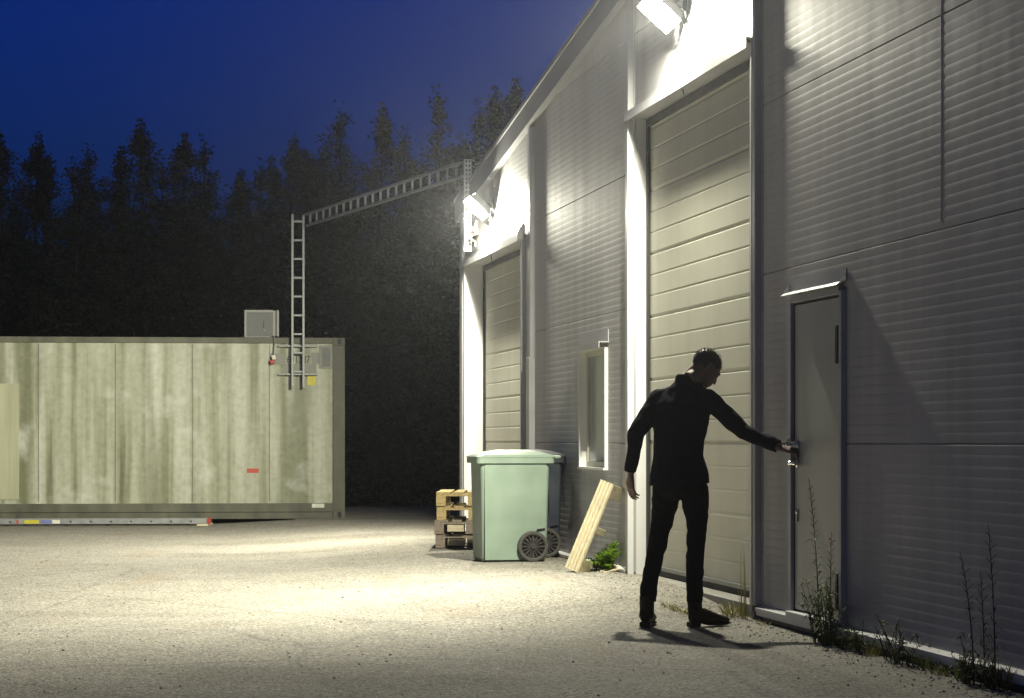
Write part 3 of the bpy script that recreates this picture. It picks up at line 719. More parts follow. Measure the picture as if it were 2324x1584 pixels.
# ------------------------------------------------------------------ wheelie bins
def wheelie(mat, label, u, xl, reach=.745):
    """side view: front towards -x (away from the wall), handle and wheels towards the wall"""
    gzz = ground_z(*FX(u + .2, xl + .3)[:2])
    t = fthing('wheelie_bin', label, 'bin', u, xl, gzz, 'wheeled bins against the wall')
    W = .56
    m_ = MB(); N = 7
    prof = [(0.0, .025, .60, .04), (.03, .012, .615, .03), (.30, .005, .625, .02), (.60, .0, .633, .012), (.93, -.008, .64, .0), (.945, -.012, .645, -.005)]
    def rr(x0, x1, y0, y1, z, r, n=5):
        pts = []
        for cx, cy, a0 in ((x1 - r, y1 - r, 0), (x0 + r, y1 - r, 90), (x0 + r, y0 + r, 180), (x1 - r, y0 + r, 270)):
            for k in range(n + 1):
                a = R(a0 + 90 * k / n); pts.append((cx + r * math.cos(a), cy + r * math.sin(a), z))
        return pts
    rings = [rr(a, bb, c, W - c, z, .035) for z, a, bb, c in prof]
    o_ = 0
    for r_ in rings: m_.v += r_
    n = len(rings[0])
    for j in range(len(rings) - 1):
        for k in range(n):
            k2 = (k + 1) % n; m_.f.append((j * n + k, j * n + k2, (j + 1) * n + k2, (j + 1) * n + k))
    m_.f.append(tuple(range(n - 1, -1, -1))); m_.f.append(tuple((len(rings) - 1) * n + k for k in range(n)))
    # raised side panels with a flat field, as on the moulded bin
    for yy, s_ in ((.0, -1), (W, 1)):
        m_.extrude([(.035, .02), (.40, .02), (.43, .10), (.52, .30), (.60, .31), (.612, .88), (.58, .915), (.06, .915), (.03, .88)], (1, 0, 0), (0, 0, 1), (0, 1, 0), (0, yy - .006 if s_ < 0 else yy - .012, 0), .018)
    m_.build('body', M[mat], t)
    m_ = MB(); rim = [rr(-.045, .685, -.022, W + .022, z, .04) for z in (.905, .955)]
    for r_ in rim: m_.v += r_
    for k in range(n):
        k2 = (k + 1) % n; m_.f.append((k, k2, n + k2, n + k))
    m_.f.append(tuple(range(n - 1, -1, -1))); m_.f.append(tuple(n + k for k in range(n)))
    m_.build('rim', M[mat], t)
    # lid: shallow dome, higher in the middle
    m_ = MB(); rows = 8; lid = []
    for j, (ins, z) in enumerate(((0, .957), (0.0, .966), (.03, .984), (.11, 1.012), (.19, 1.028))):
        lid += [rr(-.05 + ins * 1.35, .70 - ins * 1.2, -.025 + ins, W + .025 - ins, z, .045 if j < 3 else .03)]
    for r_ in lid: m_.v += r_
    for j in range(len(lid) - 1):
        for k in range(n):
            k2 = (k + 1) % n; m_.f.append((j * n + k, j * n + k2, (j + 1) * n + k2, (j + 1) * n + k))
    m_.f.append(tuple(range(n - 1, -1, -1))); m_.f.append(tuple((len(lid) - 1) * n + k for k in range(n)))
    lidob = m_.build('lid', M[mat], t)
    m_ = MB(); m_.tube([(.69, .06, .955), (reach, .06, .965), (reach, W - .06, .965), (.69, W - .06, .955)], .014, 8); m_.box(.66, .70, .10, .14, .93, .975, .006); m_.box(.66, .70, W - .14, W - .10, .93, .975, .006); m_.build('handle', M[mat], t)
    m_ = MB(); m_.tube([(.475, -.03, .14), (.475, W + .03, .14)], .012, 8); m_.build('axle', M['darksteel'], t)
    for yy in (-.055, W + .005):
        m_ = MB(); cx = (.475, yy, .142)
        m_.lathe(cx, (0, 1, 0), [(0.004, .108), (0, .116), (0, .134), (.008, .142), (.042, .142), (.05, .134), (.05, .116), (.046, .108), (0.004, .108)], 32); wh = m_.build('wheel', M['tyre'], t, smooth=False)
        m_ = MB(); m_.lathe(cx, (0, 1, 0), [(-.004, 0), (-.004, .022), (.01, .028), (.04, .028), (.04, 0)], 16)
        for k in range(16):
            a = 2 * math.pi * k / 16; dv = Vector((math.cos(a), 0, math.sin(a))); 
            m_.obox(Vector(cx) + dv * .066 + Vector((0, .016, 0)), dv, (0, 1, 0), dv.cross(Vector((0, 1, 0))), .044, .007, .0045 if k % 2 else .007)
        m_.lathe(cx, (0, 1, 0), [(.03, .0), (.03, .107), (.035, .107), (.035, 0)], 24)
        m_.build('hub', M['hub'], wh)
    return t
wheelie('bing', 'sage green wheelie bin with spoked wheels in front of the darker bin', 20.28, -.93)
wheelie('bind', 'dark slate wheelie bin standing behind the green one, against the wall', 20.95, -.665, .662)

# ------------------------------------------------------------------ leaning pine stand
Y0 = 18.2; base_p = Vector(((1280 - 1162) / FOC * Y0, Y0, 0)); base_p.z = ground_z(base_p.x, Y0) + .045
t = thing('pine_stand', 'raw pine plank with cross blocks leaning against the wall beside the window', 'timber stand', base_p)
axv = Vector((.381, .03, .924)).normalized()
wv0 = Vector((.92, 0, -.385)); wv0 = (wv0 - axv * wv0.dot(axv)).normalized(); dv0 = axv.cross(wv0).normalized()
if dv0.y < 0: dv0 = -dv0
wv = (wv0 * math.cos(R(40)) - dv0 * math.sin(R(40))).normalized(); bk = axv.cross(wv).normalized()
if bk.y < 0: bk = -bk
Lp = .80; WD = .150
m_ = MB(); pts = []
for k in range(4):                       # moulded ridges along the plank
    a = WD * k / 4; bb = WD * (k + 1) / 4
    pts += [(a, .013), (a + .009, .0), (bb - .007, .0)]
pts += [(WD, .013), (WD, .03), (0, .03)]
m_.extrude(pts, wv, bk, axv, Vector((0, 0, 0)), Lp); m_.build('plank', M['pine'], t)
for a, h, d in ((.0, .125, .135), (.36, .055, .13), (.68, .118, .135)):
    m_ = MB(); m_.obox(wv * (WD - .051) + bk * (.0305 + d / 2) + axv * (a + h / 2), wv, bk, axv, .05, d / 2, h / 2, .003); m_.build('cross_block', M['pine'], t)
# broken slats on the ground
for k, (px, py, ang, ln, lab) in enumerate(((1376, 1289, 28, .24, 'longer splintered slat lying by the leafy plant'), (1392, 1290, 22, .2, 'shorter splintered slat lying closest to the white door jamb'))):
    Yk = 18.3; X = (px - 1162) / FOC * Yk
    m_ = MB(); m_.obox((0, 0, .012), (1, 0, 0), (0, 1, 0), (0, 0, 1), ln / 2, .02, .006, .002)
    o = m_.build('broken_slat', M['paleplank'], None, loc=(X, Yk - .1 * k, ground_z(X, Yk) + .004)); o.rotation_euler = (0, R(-ang * .5), R(ang)); tag(o, lab, 'slat', 'broken slats by the wall')

# ------------------------------------------------------------------ plants
def leaf(mb, p, d, up, ln, wd, bend=.25):
    d = Vector(d).normalized(); s_ = d.cross(Vector(up)); s_ = s_.normalized() if s_.length > 1e-4 else Vector((1, 0, 0)); n_ = s_.cross(d)
    a = Vector(p); m1 = a + d * ln * .45 + n_ * ln * bend * .4; e = a + d * ln - Vector((0, 0, 1)) * ln * bend * .5
    mb.add([a, m1 + s_ * wd / 2 + n_ * wd * .2, e, m1 - s_ * wd / 2 + n_ * wd * .2, m1], [(0, 1, 4), (1, 2, 4), (0, 4, 3), (4, 2, 3)])
def fireweed(label, u, xl, h, lean, leafmat, seed, flowers=True, group=None, pods=True, lw=.011):
    r = random.Random(seed); pz = FX(u, xl); gzz = ground_z(pz.x, pz.y)
    t = fthing('fireweed', label, 'plant', u, xl, gzz, group)
    stem = MB(); fo = MB(); fl = MB()
    def P_(s): return Vector((lean[0] * s * s, lean[1] * s * s, h * s))
    stem.tube([P_(i / 10) for i in range(11)], [.005 * (1 - .07 * i) for i in range(11)], 6)
    n_ = int(h * 55)
    for k in range(n_):
        s = .05 + .9 * k / n_; a = k * 2.4 + r.random()
        if s < .62:
            ln = (.135 - .08 * s) * r.uniform(.6, 1.2)
            leaf(fo, P_(s), (math.cos(a), math.sin(a), r.uniform(.1, .7)), (0, 0, 1), ln, lw * r.uniform(.8, 1.3), .5)
        elif pods:
            ln = .065 * r.uniform(.7, 1.1) * (1.25 - s)
            d = Vector((math.cos(a) * .6, math.sin(a) * .6, .6)); stem.tube([P_(s), P_(s) + d * ln * 1.6], [.0022, .0014], 4)
    stem.build('stem', M[leafmat if leafmat != 'leaf_weed' else 'leaf_weed'], t)
    fo.build('leaf', M[leafmat], t, fix=False)
    if flowers:
        for k in range(12):
            s = .86 + .14 * k / 12; a = k * 2.4; c = P_(s) + Vector((math.cos(a), math.sin(a), .1)) * .016 * (1.4 - s) * 2
            for j in range(4):
                b2 = j * math.pi / 2; leaf(fl, c, (math.cos(a) + .7 * math.cos(b2), math.sin(a) + .3 * math.sin(b2), .6 * math.sin(b2)), (0, 0, 1), .012, .009, 0)
        fl.build('flower', M['petal'], t, fix=False)
    return t
def weed(name, label, cat, u, xl, w_, h, nst, leafmat, seed, ll=.05, lw=.014, group=None, grass=False, du=None):
    r = random.Random(seed); pz = FX(u, xl); gzz = ground_z(pz.x, pz.y)
    t = fthing(name, label, cat, u, xl, gzz - .003, group); fo = MB(); stm = MB()
    for k in range(nst):
        b0 = Vector((r.uniform(-w_, w_) * .35, r.uniform(-1, 1) * (du or w_) * .8, 0)); tip = b0 + Vector((r.uniform(-.6, .3) * w_, r.uniform(-1, 1) * w_, h * r.uniform(.35, 1)))
        mid = (b0 + tip) / 2 + Vector((0, 0, h * .12))
        if grass:
            s_ = Vector((r.uniform(-1, 1), r.uniform(-1, 1), 0)).normalized() * lw / 2
            fo.add([b0 - s_, b0 + s_, mid + s_ * .8, mid - s_ * .8, tip], [(0, 1, 2, 3), (3, 2, 4)])
        else:
            stm.tube([b0, mid, tip], [.003, .0025, .0015], 5)
            for j in range(int(4 + 9 * (tip - b0).length / max(h, .1))):
                s = r.uniform(.15, 1); p = b0.lerp(mid, s * 2) if s < .5 else mid.lerp(tip, s * 2 - 1); a = r.uniform(0, 6.28)
                leaf(fo, p, (math.cos(a), math.sin(a), r.uniform(-.2, .7)), (0, 0, 1), ll * r.uniform(.6, 1.3), lw * r.uniform(.7, 1.4), .4)
    if grass: 
        me = fo.mesh(name, M[leafmat]); bpy.data.objects.remove(t)
        o = link(name, me); o.location = FX(u, xl, gzz - .003); o.rotation_euler.z = TH; return tag(o, label, cat, group)
    stm.build('stem', M[leafmat], t); fo.build('leaf', M[leafmat], t, fix=False); return t
def uat(px): return (FOC * A0 / (px - 228)) / CT
fireweed('tall fireweed with pink tip standing in front of the grey steel door', uat(1893) - .1, -.13, .98, (-.03, .10), 'leaf_weed', 3)
fireweed('shorter fireweed with one pink bloom beside the steel door frame', uat(1921), -.10, .66, (.02, .04), 'leaf_weed', 4)
weed('weed_bush', 'dense leafy weed bush at the foot of the steel door frame', 'plant', uat(1925), -.13, .20, .38, 36, 'leaf_weed', 5, .05, .013)
weed('weed_clump', 'low weed clump along the wall right after the weed bush', 'plant', uat(1985), -.11, .17, .20, 22, 'leaf_weed', 6, .035, .010, 'weeds along the foot of the wall')
weed('weed_clump', 'dark low weed clump midway along the wall foot, before the tall dark stalks', 'plant', uat(2095), -.10, .18, .19, 18, 'leaf_dark', 7, .035, .010, 'weeds along the foot of the wall')
weed('weed_clump', 'thin wispy weeds standing between the two low clumps on the wall foot', 'plant', uat(2050), -.06, .16, .26, 14, 'leaf_dark', 17, .03, .008, 'weeds along the foot of the wall')
weed('weed_clump', 'bushy dark weeds at the base of the tall dark stalks', 'plant', uat(2265), -.12, .17, .24, 20, 'leaf_dark', 8, .045, .012, 'weeds along the foot of the wall')
fireweed('tall dark bare fireweed stalk leaning left at the edge of the yard wall', uat(2262), -.12, .66, (-.02, .13), 'leaf_dark', 9, False, 'dark stalks by the wall', lw=.008)
fireweed('tallest dark feathery fireweed stalk, standing farthest along the wall', uat(2312), -.12, .80, (-.01, .06), 'leaf_dark', 10, False, 'dark stalks by the wall', lw=.008)
fireweed('short dark fireweed stalk with upright twigs between the two tall ones', uat(2278), -.10, .56, (0, .05), 'leaf_dark', 11, False, 'dark stalks by the wall', lw=.009)
weed('grass_tuft', 'tall dry grass tuft growing between the roller door and the steel door', 'grass', uat(1718), -.09, .05, .60, 22, 'leaf_dry', 12, grass=True, lw=.004)
weed('grass_tuft', 'short yellow green grass tuft at the roller door corner', 'grass', uat(1700), -.10, .17, .12, 60, 'leaf_dry', 13, grass=True, lw=.009)
weed('grass_tuft', 'tiny bright green tuft under the white door sill', 'grass', 12.98, -.12, .09, .07, 26, 'leaf_fern', 14, grass=True, lw=.012)
weed('grass_tuft', 'thin fringe of dead grass on the edge of the ramp before the roller door', 'grass', 15.35, -.42, .10, .05, 110, 'leaf_dry', 16, grass=True, lw=.008, du=.5)
for k, (px, w_, h_, n_, mt, lab) in enumerate(((1952, .10, .13, 40, 'leaf_weed', 'grass tuft right behind the leafy weed bush on the wall foot'), (2020, .12, .10, 46, 'leaf_dry', 'thin dry grass tuft between the weed clumps on the wall foot'), (2130, .12, .12, 46, 'leaf_weed', 'grass tuft just past the dark weed clump on the wall foot'),
        (2180, .13, .08, 40, 'leaf_dry', 'sparse dry grass on the bare stretch of the wall foot'), (2225, .10, .16, 46, 'leaf_weed', 'grass tuft close before the tall dark stalks'), (2300, .12, .18, 56, 'leaf_dark', 'dark grass tuft under the tallest stalk'), (1762, .10, .05, 26, 'leaf_dry', 'tiny dry grass tuft under the strip of wall beside the roller door'))):
    weed('grass_tuft', lab, 'grass', uat(px), -.085, w_, h_, n_, mt, 60 + k, grass=True, lw=.006, group='grass along the foot of the wall')
gv = MB(); r = random.Random(77)
for k in range(1500):
    u_ = r.uniform(8, 24); x_ = -.06 - abs(r.gauss(0, .22)) if k < 1100 else -r.uniform(.3, 6)
    q = FX(u_, x_); sz = r.uniform(.003, .009) * (1.4 if r.random() < .08 else 1); z = ground_z(q.x, q.y) + sz * .4
    c = Vector((q.x, q.y, z)); vs = [c + Vector((sz * r.uniform(.6, 1.2), 0, 0)), c + Vector((0, sz * r.uniform(.6, 1.2), 0)), c - Vector((sz * r.uniform(.6, 1.2), 0, 0)), c - Vector((0, sz * r.uniform(.6, 1.2), 0)), c + Vector((0, 0, sz * .7)), c - Vector((0, 0, sz * .6))]
    gv.add(vs, [(0, 1, 4), (1, 2, 4), (2, 3, 4), (3, 0, 4), (1, 0, 5), (2, 1, 5), (3, 2, 5), (0, 3, 5)])
o = gv.build('gravel', simple('gravel_stone', (.22, .21, .18), .8, var=.5, scale=8)); o['kind'] = 'stuff'
# leafy plant by the white jamb
r = random.Random(21); pf = Vector(((1408 - 1162) / FOC * 18.35, 18.35, 0)); u_, x_ = UX(pf.x, pf.y)
t = fthing('leafy_plant', 'bright green serrated leafy plant at the foot of the white door jamb', 'plant', u_, min(x_, -.1), ground_z(pf.x, pf.y)); fo = MB()
def frond(mb, b0, d, ln, r):
    d = Vector(d).normalized(); n_ = 9
    for k in range(n_):
        s = k / n_; p = b0 + d * ln * s - Vector((0, 0, 1)) * ln * .35 * s * s
        sd_ = d.cross(Vector((0, 0, 1))); sd_ = sd_.normalized() if sd_.length > .05 else Vector((1, 0, 0))
        for q in (-1, 1):
            leaf(mb, p, sd_ * q + d * .7 + Vector((0, 0, .15)), Vector((0, 0, 1)), ln * .26 * math.sin(.5 + 2.4 * s) * r.uniform(.7, 1.2), .030 * r.uniform(.7, 1.2), .2)
    leaf(mb, b0, d, (0, 0, 1), ln * .8, .022, .3)
for k in range(26):
    a = r.uniform(0, 6.28); el = r.uniform(.35, 2.6)
    frond(fo, Vector((r.uniform(-.03, .02), r.uniform(-.05, .05), 0)), (math.cos(a) * .7 - .25, math.sin(a) * .8, el), r.uniform(.2, .40), r)
fo.build('leaf', M['leaf_fern'], t, fix=False)
weed('weed_clump', 'spreading dandelion leaves low between the pine stand and the leafy plant', 'plant', u_ + .12, -.16, .10, .11, 20, 'leaf_fern', 22, .05, .02, 'weeds along the foot of the wall')

# ------------------------------------------------------------------ trees
def tree_meshes(seed, h, rad, leafmat, dens=1.0):
    r = random.Random(seed); tr = MB(); cr = MB()
    def tp(z): return Vector((.12 * math.sin(z * .6 + seed), .12 * math.cos(z * .5 + seed * 2), z))
    tr.tube([tp(h * i / 10) for i in range(11)], [.13 * (1 - .093 * i) + .006 for i in range(11)], 8)
    nb = int(95 * dens)
    # a few side leaders make the ragged tops
    leaders = [(Vector((0, 0, 0)), 1.0)] + [(Vector((r.uniform(-1, 1), r.uniform(-1, 1), 0)) * rad * .55, r.uniform(.62, .9)) for _ in range(4)]
    for k in range(nb):
        off, hs = leaders[0] if r.random() < .5 else r.choice(leaders)
        s = r.random() ** .85; z = .15 + s * h * hs * .99
        p0 = tp(min(z, h)) + off * min(1, s * 1.6)
        L = rad * (1 - s ** 1.8) * r.uniform(.5, 1.15) * (1 if hs == 1 else .7) + .10
        a = r.uniform(0, 6.28); d = Vector((math.cos(a), math.sin(a), r.uniform(.15, .75) if s > .3 else r.uniform(-.1, .4))).normalized()
        if k % 2 == 0: tr.tube([tp(max(.1, z - L * .4)), p0 + d * L * .5, p0 + d * L], [.018, .010, .004], 5)
        for j in range(int((40 + 95 * L) * dens)):
            q = p0 + d * L * (r.random() ** .7) + Vector((r.gauss(0, 1), r.gauss(0, 1), r.gauss(0, 1))) * (.07 + .07 * L)
            a2 = r.uniform(0, 6.28); dd = Vector((math.cos(a2), math.sin(a2), r.uniform(-.8, .5))).normalized()
            ss = dd.cross(Vector((r.uniform(-1, 1), r.uniform(-1, 1), r.uniform(-1, 1)))).normalized(); ln = r.uniform(.055, .105)
            cr.add([q, q + dd * ln * .5 + ss * ln * .3, q + dd * ln, q + dd * ln * .5 - ss * ln * .3], [(0, 1, 2, 3)])
        if s > .9 or hs < 1 and s > .85:      # thin tips
            for j in range(24):
                q = p0 + Vector((r.gauss(0, .05), r.gauss(0, .05), r.uniform(0, .45)))
                a2 = r.uniform(0, 6.28); dd = Vector((math.cos(a2), math.sin(a2), .6)).normalized(); ss = dd.orthogonal().normalized(); ln = r.uniform(.06, .11)
                cr.add([q, q + dd * ln * .5 + ss * ln * .3, q + dd * ln, q + dd * ln * .5 - ss * ln * .3], [(0, 1, 2, 3)])
    return tr.mesh('trunk', M['bark'], True), cr.mesh('crown', M[leafmat])
KINDS = [tree_meshes(31, 8, 1.9, 'leaf_tree', 1.3), tree_meshes(32, 8, 1.6, 'leaf_tree', 1.3), tree_meshes(33, 8, 2.1, 'leaf_alt', 1.35), tree_meshes(34, 8, 1.45, 'leaf_tree', 1.25), tree_meshes(35, 8, 1.8, 'leaf_alt', 1.3)]
SHRUBK = [tree_meshes(41, 2.2, 1.2, 'leaf_tree', .7), tree_meshes(42, 2.0, 1.35, 'leaf_alt', .7)]
def tree(name, k, X, Y, h, rz, label, group, ref=8.0, kinds=KINDS):
    t = thing(name, label, 'tree' if name == 'tree' else 'shrub', (X, Y, 0), rz, group); s = h / ref
    for nm, me in zip(('trunk', 'crown'), kinds[k]):
        o = link(nm, me, t)
    t.scale = (max(.85, s), max(.85, s), s)
    return t
tops = [(12, 342, 0), (95, 345, 2), (160, 395, 1), (215, 350, 3), (268, 372, 4), (325, 318, 0), (395, 380, 1), (430, 345, 4), (475, 333, 3), (545, 425, 2), (600, 400, 1), (650, 350, 0), (700, 380, 4), (742, 335, 3),
        (785, 275, 1), (855, 285, 0), (925, 305, 3), (988, 238, 1), (1085, 255, 3), (1122, 250, 0), (1180, 225, 4), (1040, 345, 1)]
for i, (px, py, k) in enumerate(tops):
    Y = 42.5 + 1.6 * math.sin(i * 2.3); X = (px - 1162) / FOC * Y; h = CAM_H + (1002 - py) / FOC * Y
    tree('tree', k, X, Y, h, i * 1.37, '', 'trees beyond the yard')
for i in range(17):
    Y = 46.5 + 1.2 * math.sin(i * 1.9); px = -60 + i * 84; X = (px - 1162) / FOC * Y
    py = 425 + 30 * math.sin(i * 2.2) if px < 640 else 375 + 30 * math.sin(i * 1.7)
    tree('tree', (i * 2 + 1) % 5, X, Y, CAM_H + (1002 - py) / FOC * Y, i * 2.1, '', 'trees beyond the yard')
for i, (X, Y, h, k) in enumerate(((-2.0, 39.0, 1.9, 0), (-1.0, 39.6, 1.6, 1), (.1, 39.2, 2.0, 0), (-3.2, 39.4, 2.2, 1), (1.2, 39.8, 2.1, 1), (-6, 39.5, 2.2, 0), (-8.5, 39.4, 2.1, 1))):
    tree('shrub', k, X, Y, h, i * 1.1, '', 'shrubs at the edge of the yard', 2.1, SHRUBK)
# labels of the row by what sets each apart
names = {0: 'bushy dark tree at the outer end of the row behind the container', 1: 'broad yellowish tree behind the container, next to the end tree', 5: 'tall pointed tree behind the container, topping the row before the cabinet',
         8: 'slim pointed tree behind the container just before the gap in the skyline', 11: 'bushy tree rising straight behind the upright cable ladder', 14: 'slim tall tree rising above the middle of the sloping cable ladder',
         17: 'tallest slim spire tree beside the steel post', 20: 'big tree partly hidden by the warehouse roof edge', 15: 'bushy tree over the upper half of the sloping cable ladder', 19: 'dark bushy tree between the steel post and the roof edge'}
tr_list = [o for o in S.objects if o.get('group') == 'trees beyond the yard']
for i, o in enumerate(tr_list):
    o['label'] = names.get(i, 'dark tree merging into the row beyond the yard' if i < len(tops) else 'dark tree filling the second row, mostly hidden by the front row')
for o in S.objects:
    if o.get('group') == 'shrubs at the edge of the yard': o['label'] = 'dark low shrub at the unlit edge of the yard'

# ------------------------------------------------------------------ person
PO = Vector((1.09, 14.0, 0))
def remeshed(mb, name, mat, voxel, smooth=4, wrinkle=0.0, wsc=9.0, stretch=(1, 1, 1)):
    me = mb.mesh(name + '_raw', mat); ob = bpy.data.objects.new('tmp', me); COL.objects.link(ob)
    bm = bmesh.new(); bm.from_mesh(me); bmesh.ops.recalc_face_normals(bm, faces=bm.faces[:]); bm.to_mesh(me); bm.free()
    md = ob.modifiers.new('r', 'REMESH'); md.mode = 'VOXEL'; md.voxel_size = voxel; md.use_smooth_shade = True
    ms = ob.modifiers.new('s', 'SMOOTH'); ms.iterations = smooth; ms.factor = .5
    dgx = bpy.context.evaluated_depsgraph_get(); me2 = bpy.data.meshes.new_from_object(ob.evaluated_get(dgx)); bpy.data.objects.remove(ob)
    me2.name = name
    if not me2.materials: me2.materials.append(mat)
    if wrinkle:
        ns = [v.normal.copy() for v in me2.vertices]
        for v, n_ in zip(me2.vertices, ns):
            p = Vector((v.co.x * stretch[0], v.co.y * stretch[1], v.co.z * stretch[2])) * wsc
            w_ = noise.noise(p) + .5 * noise.noise(p * 2.3); v.co += n_ * w_ * wrinkle
    me2.polygons.foreach_set('use_smooth', [True] * len(me2.polygons)); me2.update()
    return me2
FR = Vector((.57, .82, 0)).normalized(); RT = Vector((.82, -.57, 0)).normalized()
def zx(x): return .4514 + .001351 * x
def zz(y): return 1.9223 - .001351 * y
SHL = Vector((.955, 14.12, 1.478)); ELL = Vector((.808, 14.03, 1.255)); WRL = Vector((.776, 14.12, .995))
SHR = Vector((1.262, 13.90, 1.478)); ELR = Vector((1.485, 13.84, 1.262)); WRR = Vector((1.695, 13.70, 1.165))
legL = [((1.012, 14.06, .90), .098), ((.995, 14.06, .80), .088), ((.980, 14.06, .70), .073), ((.960, 14.05, .60), .064), ((.945, 14.04, .517), .0585), ((.912, 14.03, .37), .059), ((.889, 14.03, .25), .053), ((.884, 14.03, .16), .054)]
legR = [((1.175, 13.95, .90), .098), ((1.188, 13.95, .80), .088), ((1.192, 13.95, .70), .073), ((1.192, 13.955, .60), .064), ((1.190, 13.96, .505), .0585), ((1.182, 13.98, .37), .059), ((1.184, 13.985, .25), .053), ((1.186, 13.985, .16), .054)]
# hands
def hand(mb, wr, d, n_, curl, side, tcurl=.3, k=1.0):
    d = Vector(d).normalized(); n_ = Vector(n_); n_ = (n_ - d * n_.dot(d)).normalized(); w_ = d.cross(n_).normalized() * side
    mb.loft([(wr - d * .02, .027 * k, .02 * k, w_), (wr + d * .01, .028 * k, .018 * k, w_), (wr + d * .045 * k, .039 * k, .015 * k, w_), (wr + d * .085 * k, .041 * k, .0135 * k, w_), (wr + d * .098 * k, .036 * k, .011 * k, w_)], 14)
    kn = wr + d * .092 * k
    for i, (o_, ln) in enumerate(((.030, .040), (.010, .045), (-.010, .042), (-.029, .033))):
        p = kn + w_ * o_ * k; ang = 0; pts = [p - d * .012]; dirv = d + w_ * o_ * 1.5
        dirv.normalize(); q = p; pts.append(q)
        for s_, (lf, cf) in enumerate(((1.0, .9), (.62, 1.1), (.5, .8))):
            ang += curl[i] * cf; dv = dirv * math.cos(ang) - n_ * math.sin(ang); q = q + dv * ln * lf * k; pts.append(q)
        mb.loft([(pt, rr_, rr_) for pt, rr_ in zip(pts, (.0095, .0095, .0085, .0078, .0062))], 8)
    p = wr + d * .025 * k + w_ * .026 * k; t1 = p + (d * .55 + w_ * .75 - n_ * .25).normalized() * .04 * k; t2 = t1 + (d * .85 + w_ * .35 - n_ * tcurl).normalized() * .033 * k; t3 = t2 + (d * .9 + w_ * .0 - n_ * (tcurl + .2)).normalized() * .026 * k
    mb.loft([(p - w_ * .012, .013, .013), (p, .0135, .0135), (t1, .0115, .0115), (t2, .010, .010), (t3, .0075, .0075)], 8)
body = MB()
rt = RT
body.loft([((1.09, 14.0, .86), .11, .075, rt), ((1.09, 14.0, .90), .14, .095, rt), ((1.085, 14.0, .95), .16, .115, rt), ((1.075, 14.0, 1.11), .145, .10, rt), ((1.085, 14.0, 1.25), .16, .105, rt), ((1.10, 14.0, 1.40), .175, .105, rt), ((1.11, 14.02, 1.49), .14, .08, rt), ((1.13, 14.05, 1.555), .075, .06, rt)], 24)
body.loft([((1.125, 14.03, 1.52), .06, .06), ((1.15, 14.05, 1.60), .055, .056), ((1.20, 14.055, 1.655), .056, .06)], 16)
for pts in (legL, legR): body.loft([(p, r_ * (.84 if p[2] > .3 else .66), r_ * (.84 if p[2] > .3 else .66)) for p, r_ in pts] + [((pts[-1][0][0] - .006, pts[-1][0][1], .13), .030, .030), ((pts[-1][0][0] - .008, pts[-1][0][1], .08), .026, .026)], 14)
for a, e, w_ in ((SHL, ELL, WRL), (SHR, ELR, WRR)):
    body.ball(a, .055, .055, .055); body.loft([(a, .05, .05), (a.lerp(e, .5), .046, .046), (e, .038, .038), (e.lerp(w_, .35), .037, .037), (w_, .026, .026)], 12)
for h_, d_ in (((.868, 13.985), (.20, .98)), ((1.165, 13.985), (.89, .45))):
    d_ = Vector((d_[0], d_[1], 0)).normalized(); c0 = Vector((h_[0], h_[1], 0))
    body.loft([(c0 - d_ * .01 + Vector((0, 0, .05)), .028, .028), (c0 + d_ * .08 + Vector((0, 0, .055)), .03, .03), (c0 + d_ * .19 + Vector((0, 0, .035)), .034, .016)], 10, ref=(0, 0, 1).__class__((0, 0, 1)) if False else None)
hand(body, WRL + Vector((0, 0, -.012)), (.02, .03, -1), (-.75, -.45, .0), (.32, .36, .42, .5), 1, .35)
hand(body, WRR + Vector((.012, -.004, -.006)), (.86, -.30, -.20), (.1, -.45, .85), (.75, .8, .85, .9), -1, .9)
# head
F = Vector((.67, .385, -.64)).normalized(); U = Vector((.56, .32, .77)); U = (U - F * U.dot(F)).normalized(); RR = F.cross(U).normalized()
HC = Vector((1.268, 14.07, 1.683))
def hp(f, u, r): return HC + F * f + U * u + RR * r
body.ball(hp(-.008, .018, 0), .100, .078, .092, F, RR, U, 24, 16)
body.ball(hp(.030, -.045, 0), .066, .060, .078, F, RR, U, 20, 14)
body.ball(hp(.055, -.098, 0), .032, .036, .026, F, RR, U)
body.loft([(hp(.092, .012, 0), .008, .006), (hp(.106, -.022, 0), .011, .009), (hp(.112, -.040, 0), .013, .015), (hp(.088, -.052, 0), .010, .010)], 8)
for s_ in (-1, 1):
    body.ball(hp(.085, .012, .03 * s_), .012, .024, .009, F, RR, U, 10, 8)        # brow
    body.ball(hp(.083, -.008, .031 * s_), .010, .014, .010, F, RR, U, 10, 8)      # eye
    body.ball(hp(-.008, -.018, .076 * s_), .021, .008, .032, F, RR, U, 12, 8)      # ear
    body.ball(hp(-.002, -.040, .073 * s_), .010, .008, .013, F, RR, U, 10, 8)
body.ball(hp(.092, -.068, 0), .010, .024, .007, F, RR, U, 10, 8); body.ball(hp(.090, -.080, 0), .010, .021, .007, F, RR, U, 10, 8)
body.loft([(hp(-.045, -.03, 0), .05, .055), (hp(-.03, -.09, 0), .054, .056), (hp(-.05, -.15, 0), .056, .058)], 14)
body.v = [tuple(Vector(v) - PO) for v in body.v]
me = remeshed(body, 'person', M['skin'], .0045, 3)
PER = link('person', me, None, PO)
tag(PER, 'man in navy shirt and black jeans reaching for the steel door', 'person')
def cloth(mb, name, mat, vox, sm_, wr, sc, st=(1, 1, 1)):
    mb.v = [tuple(Vector(v) - PO) for v in mb.v]
    return link(name, remeshed(mb, name, M[mat], vox, sm_, wr, sc, st), PER)
sh = MB()
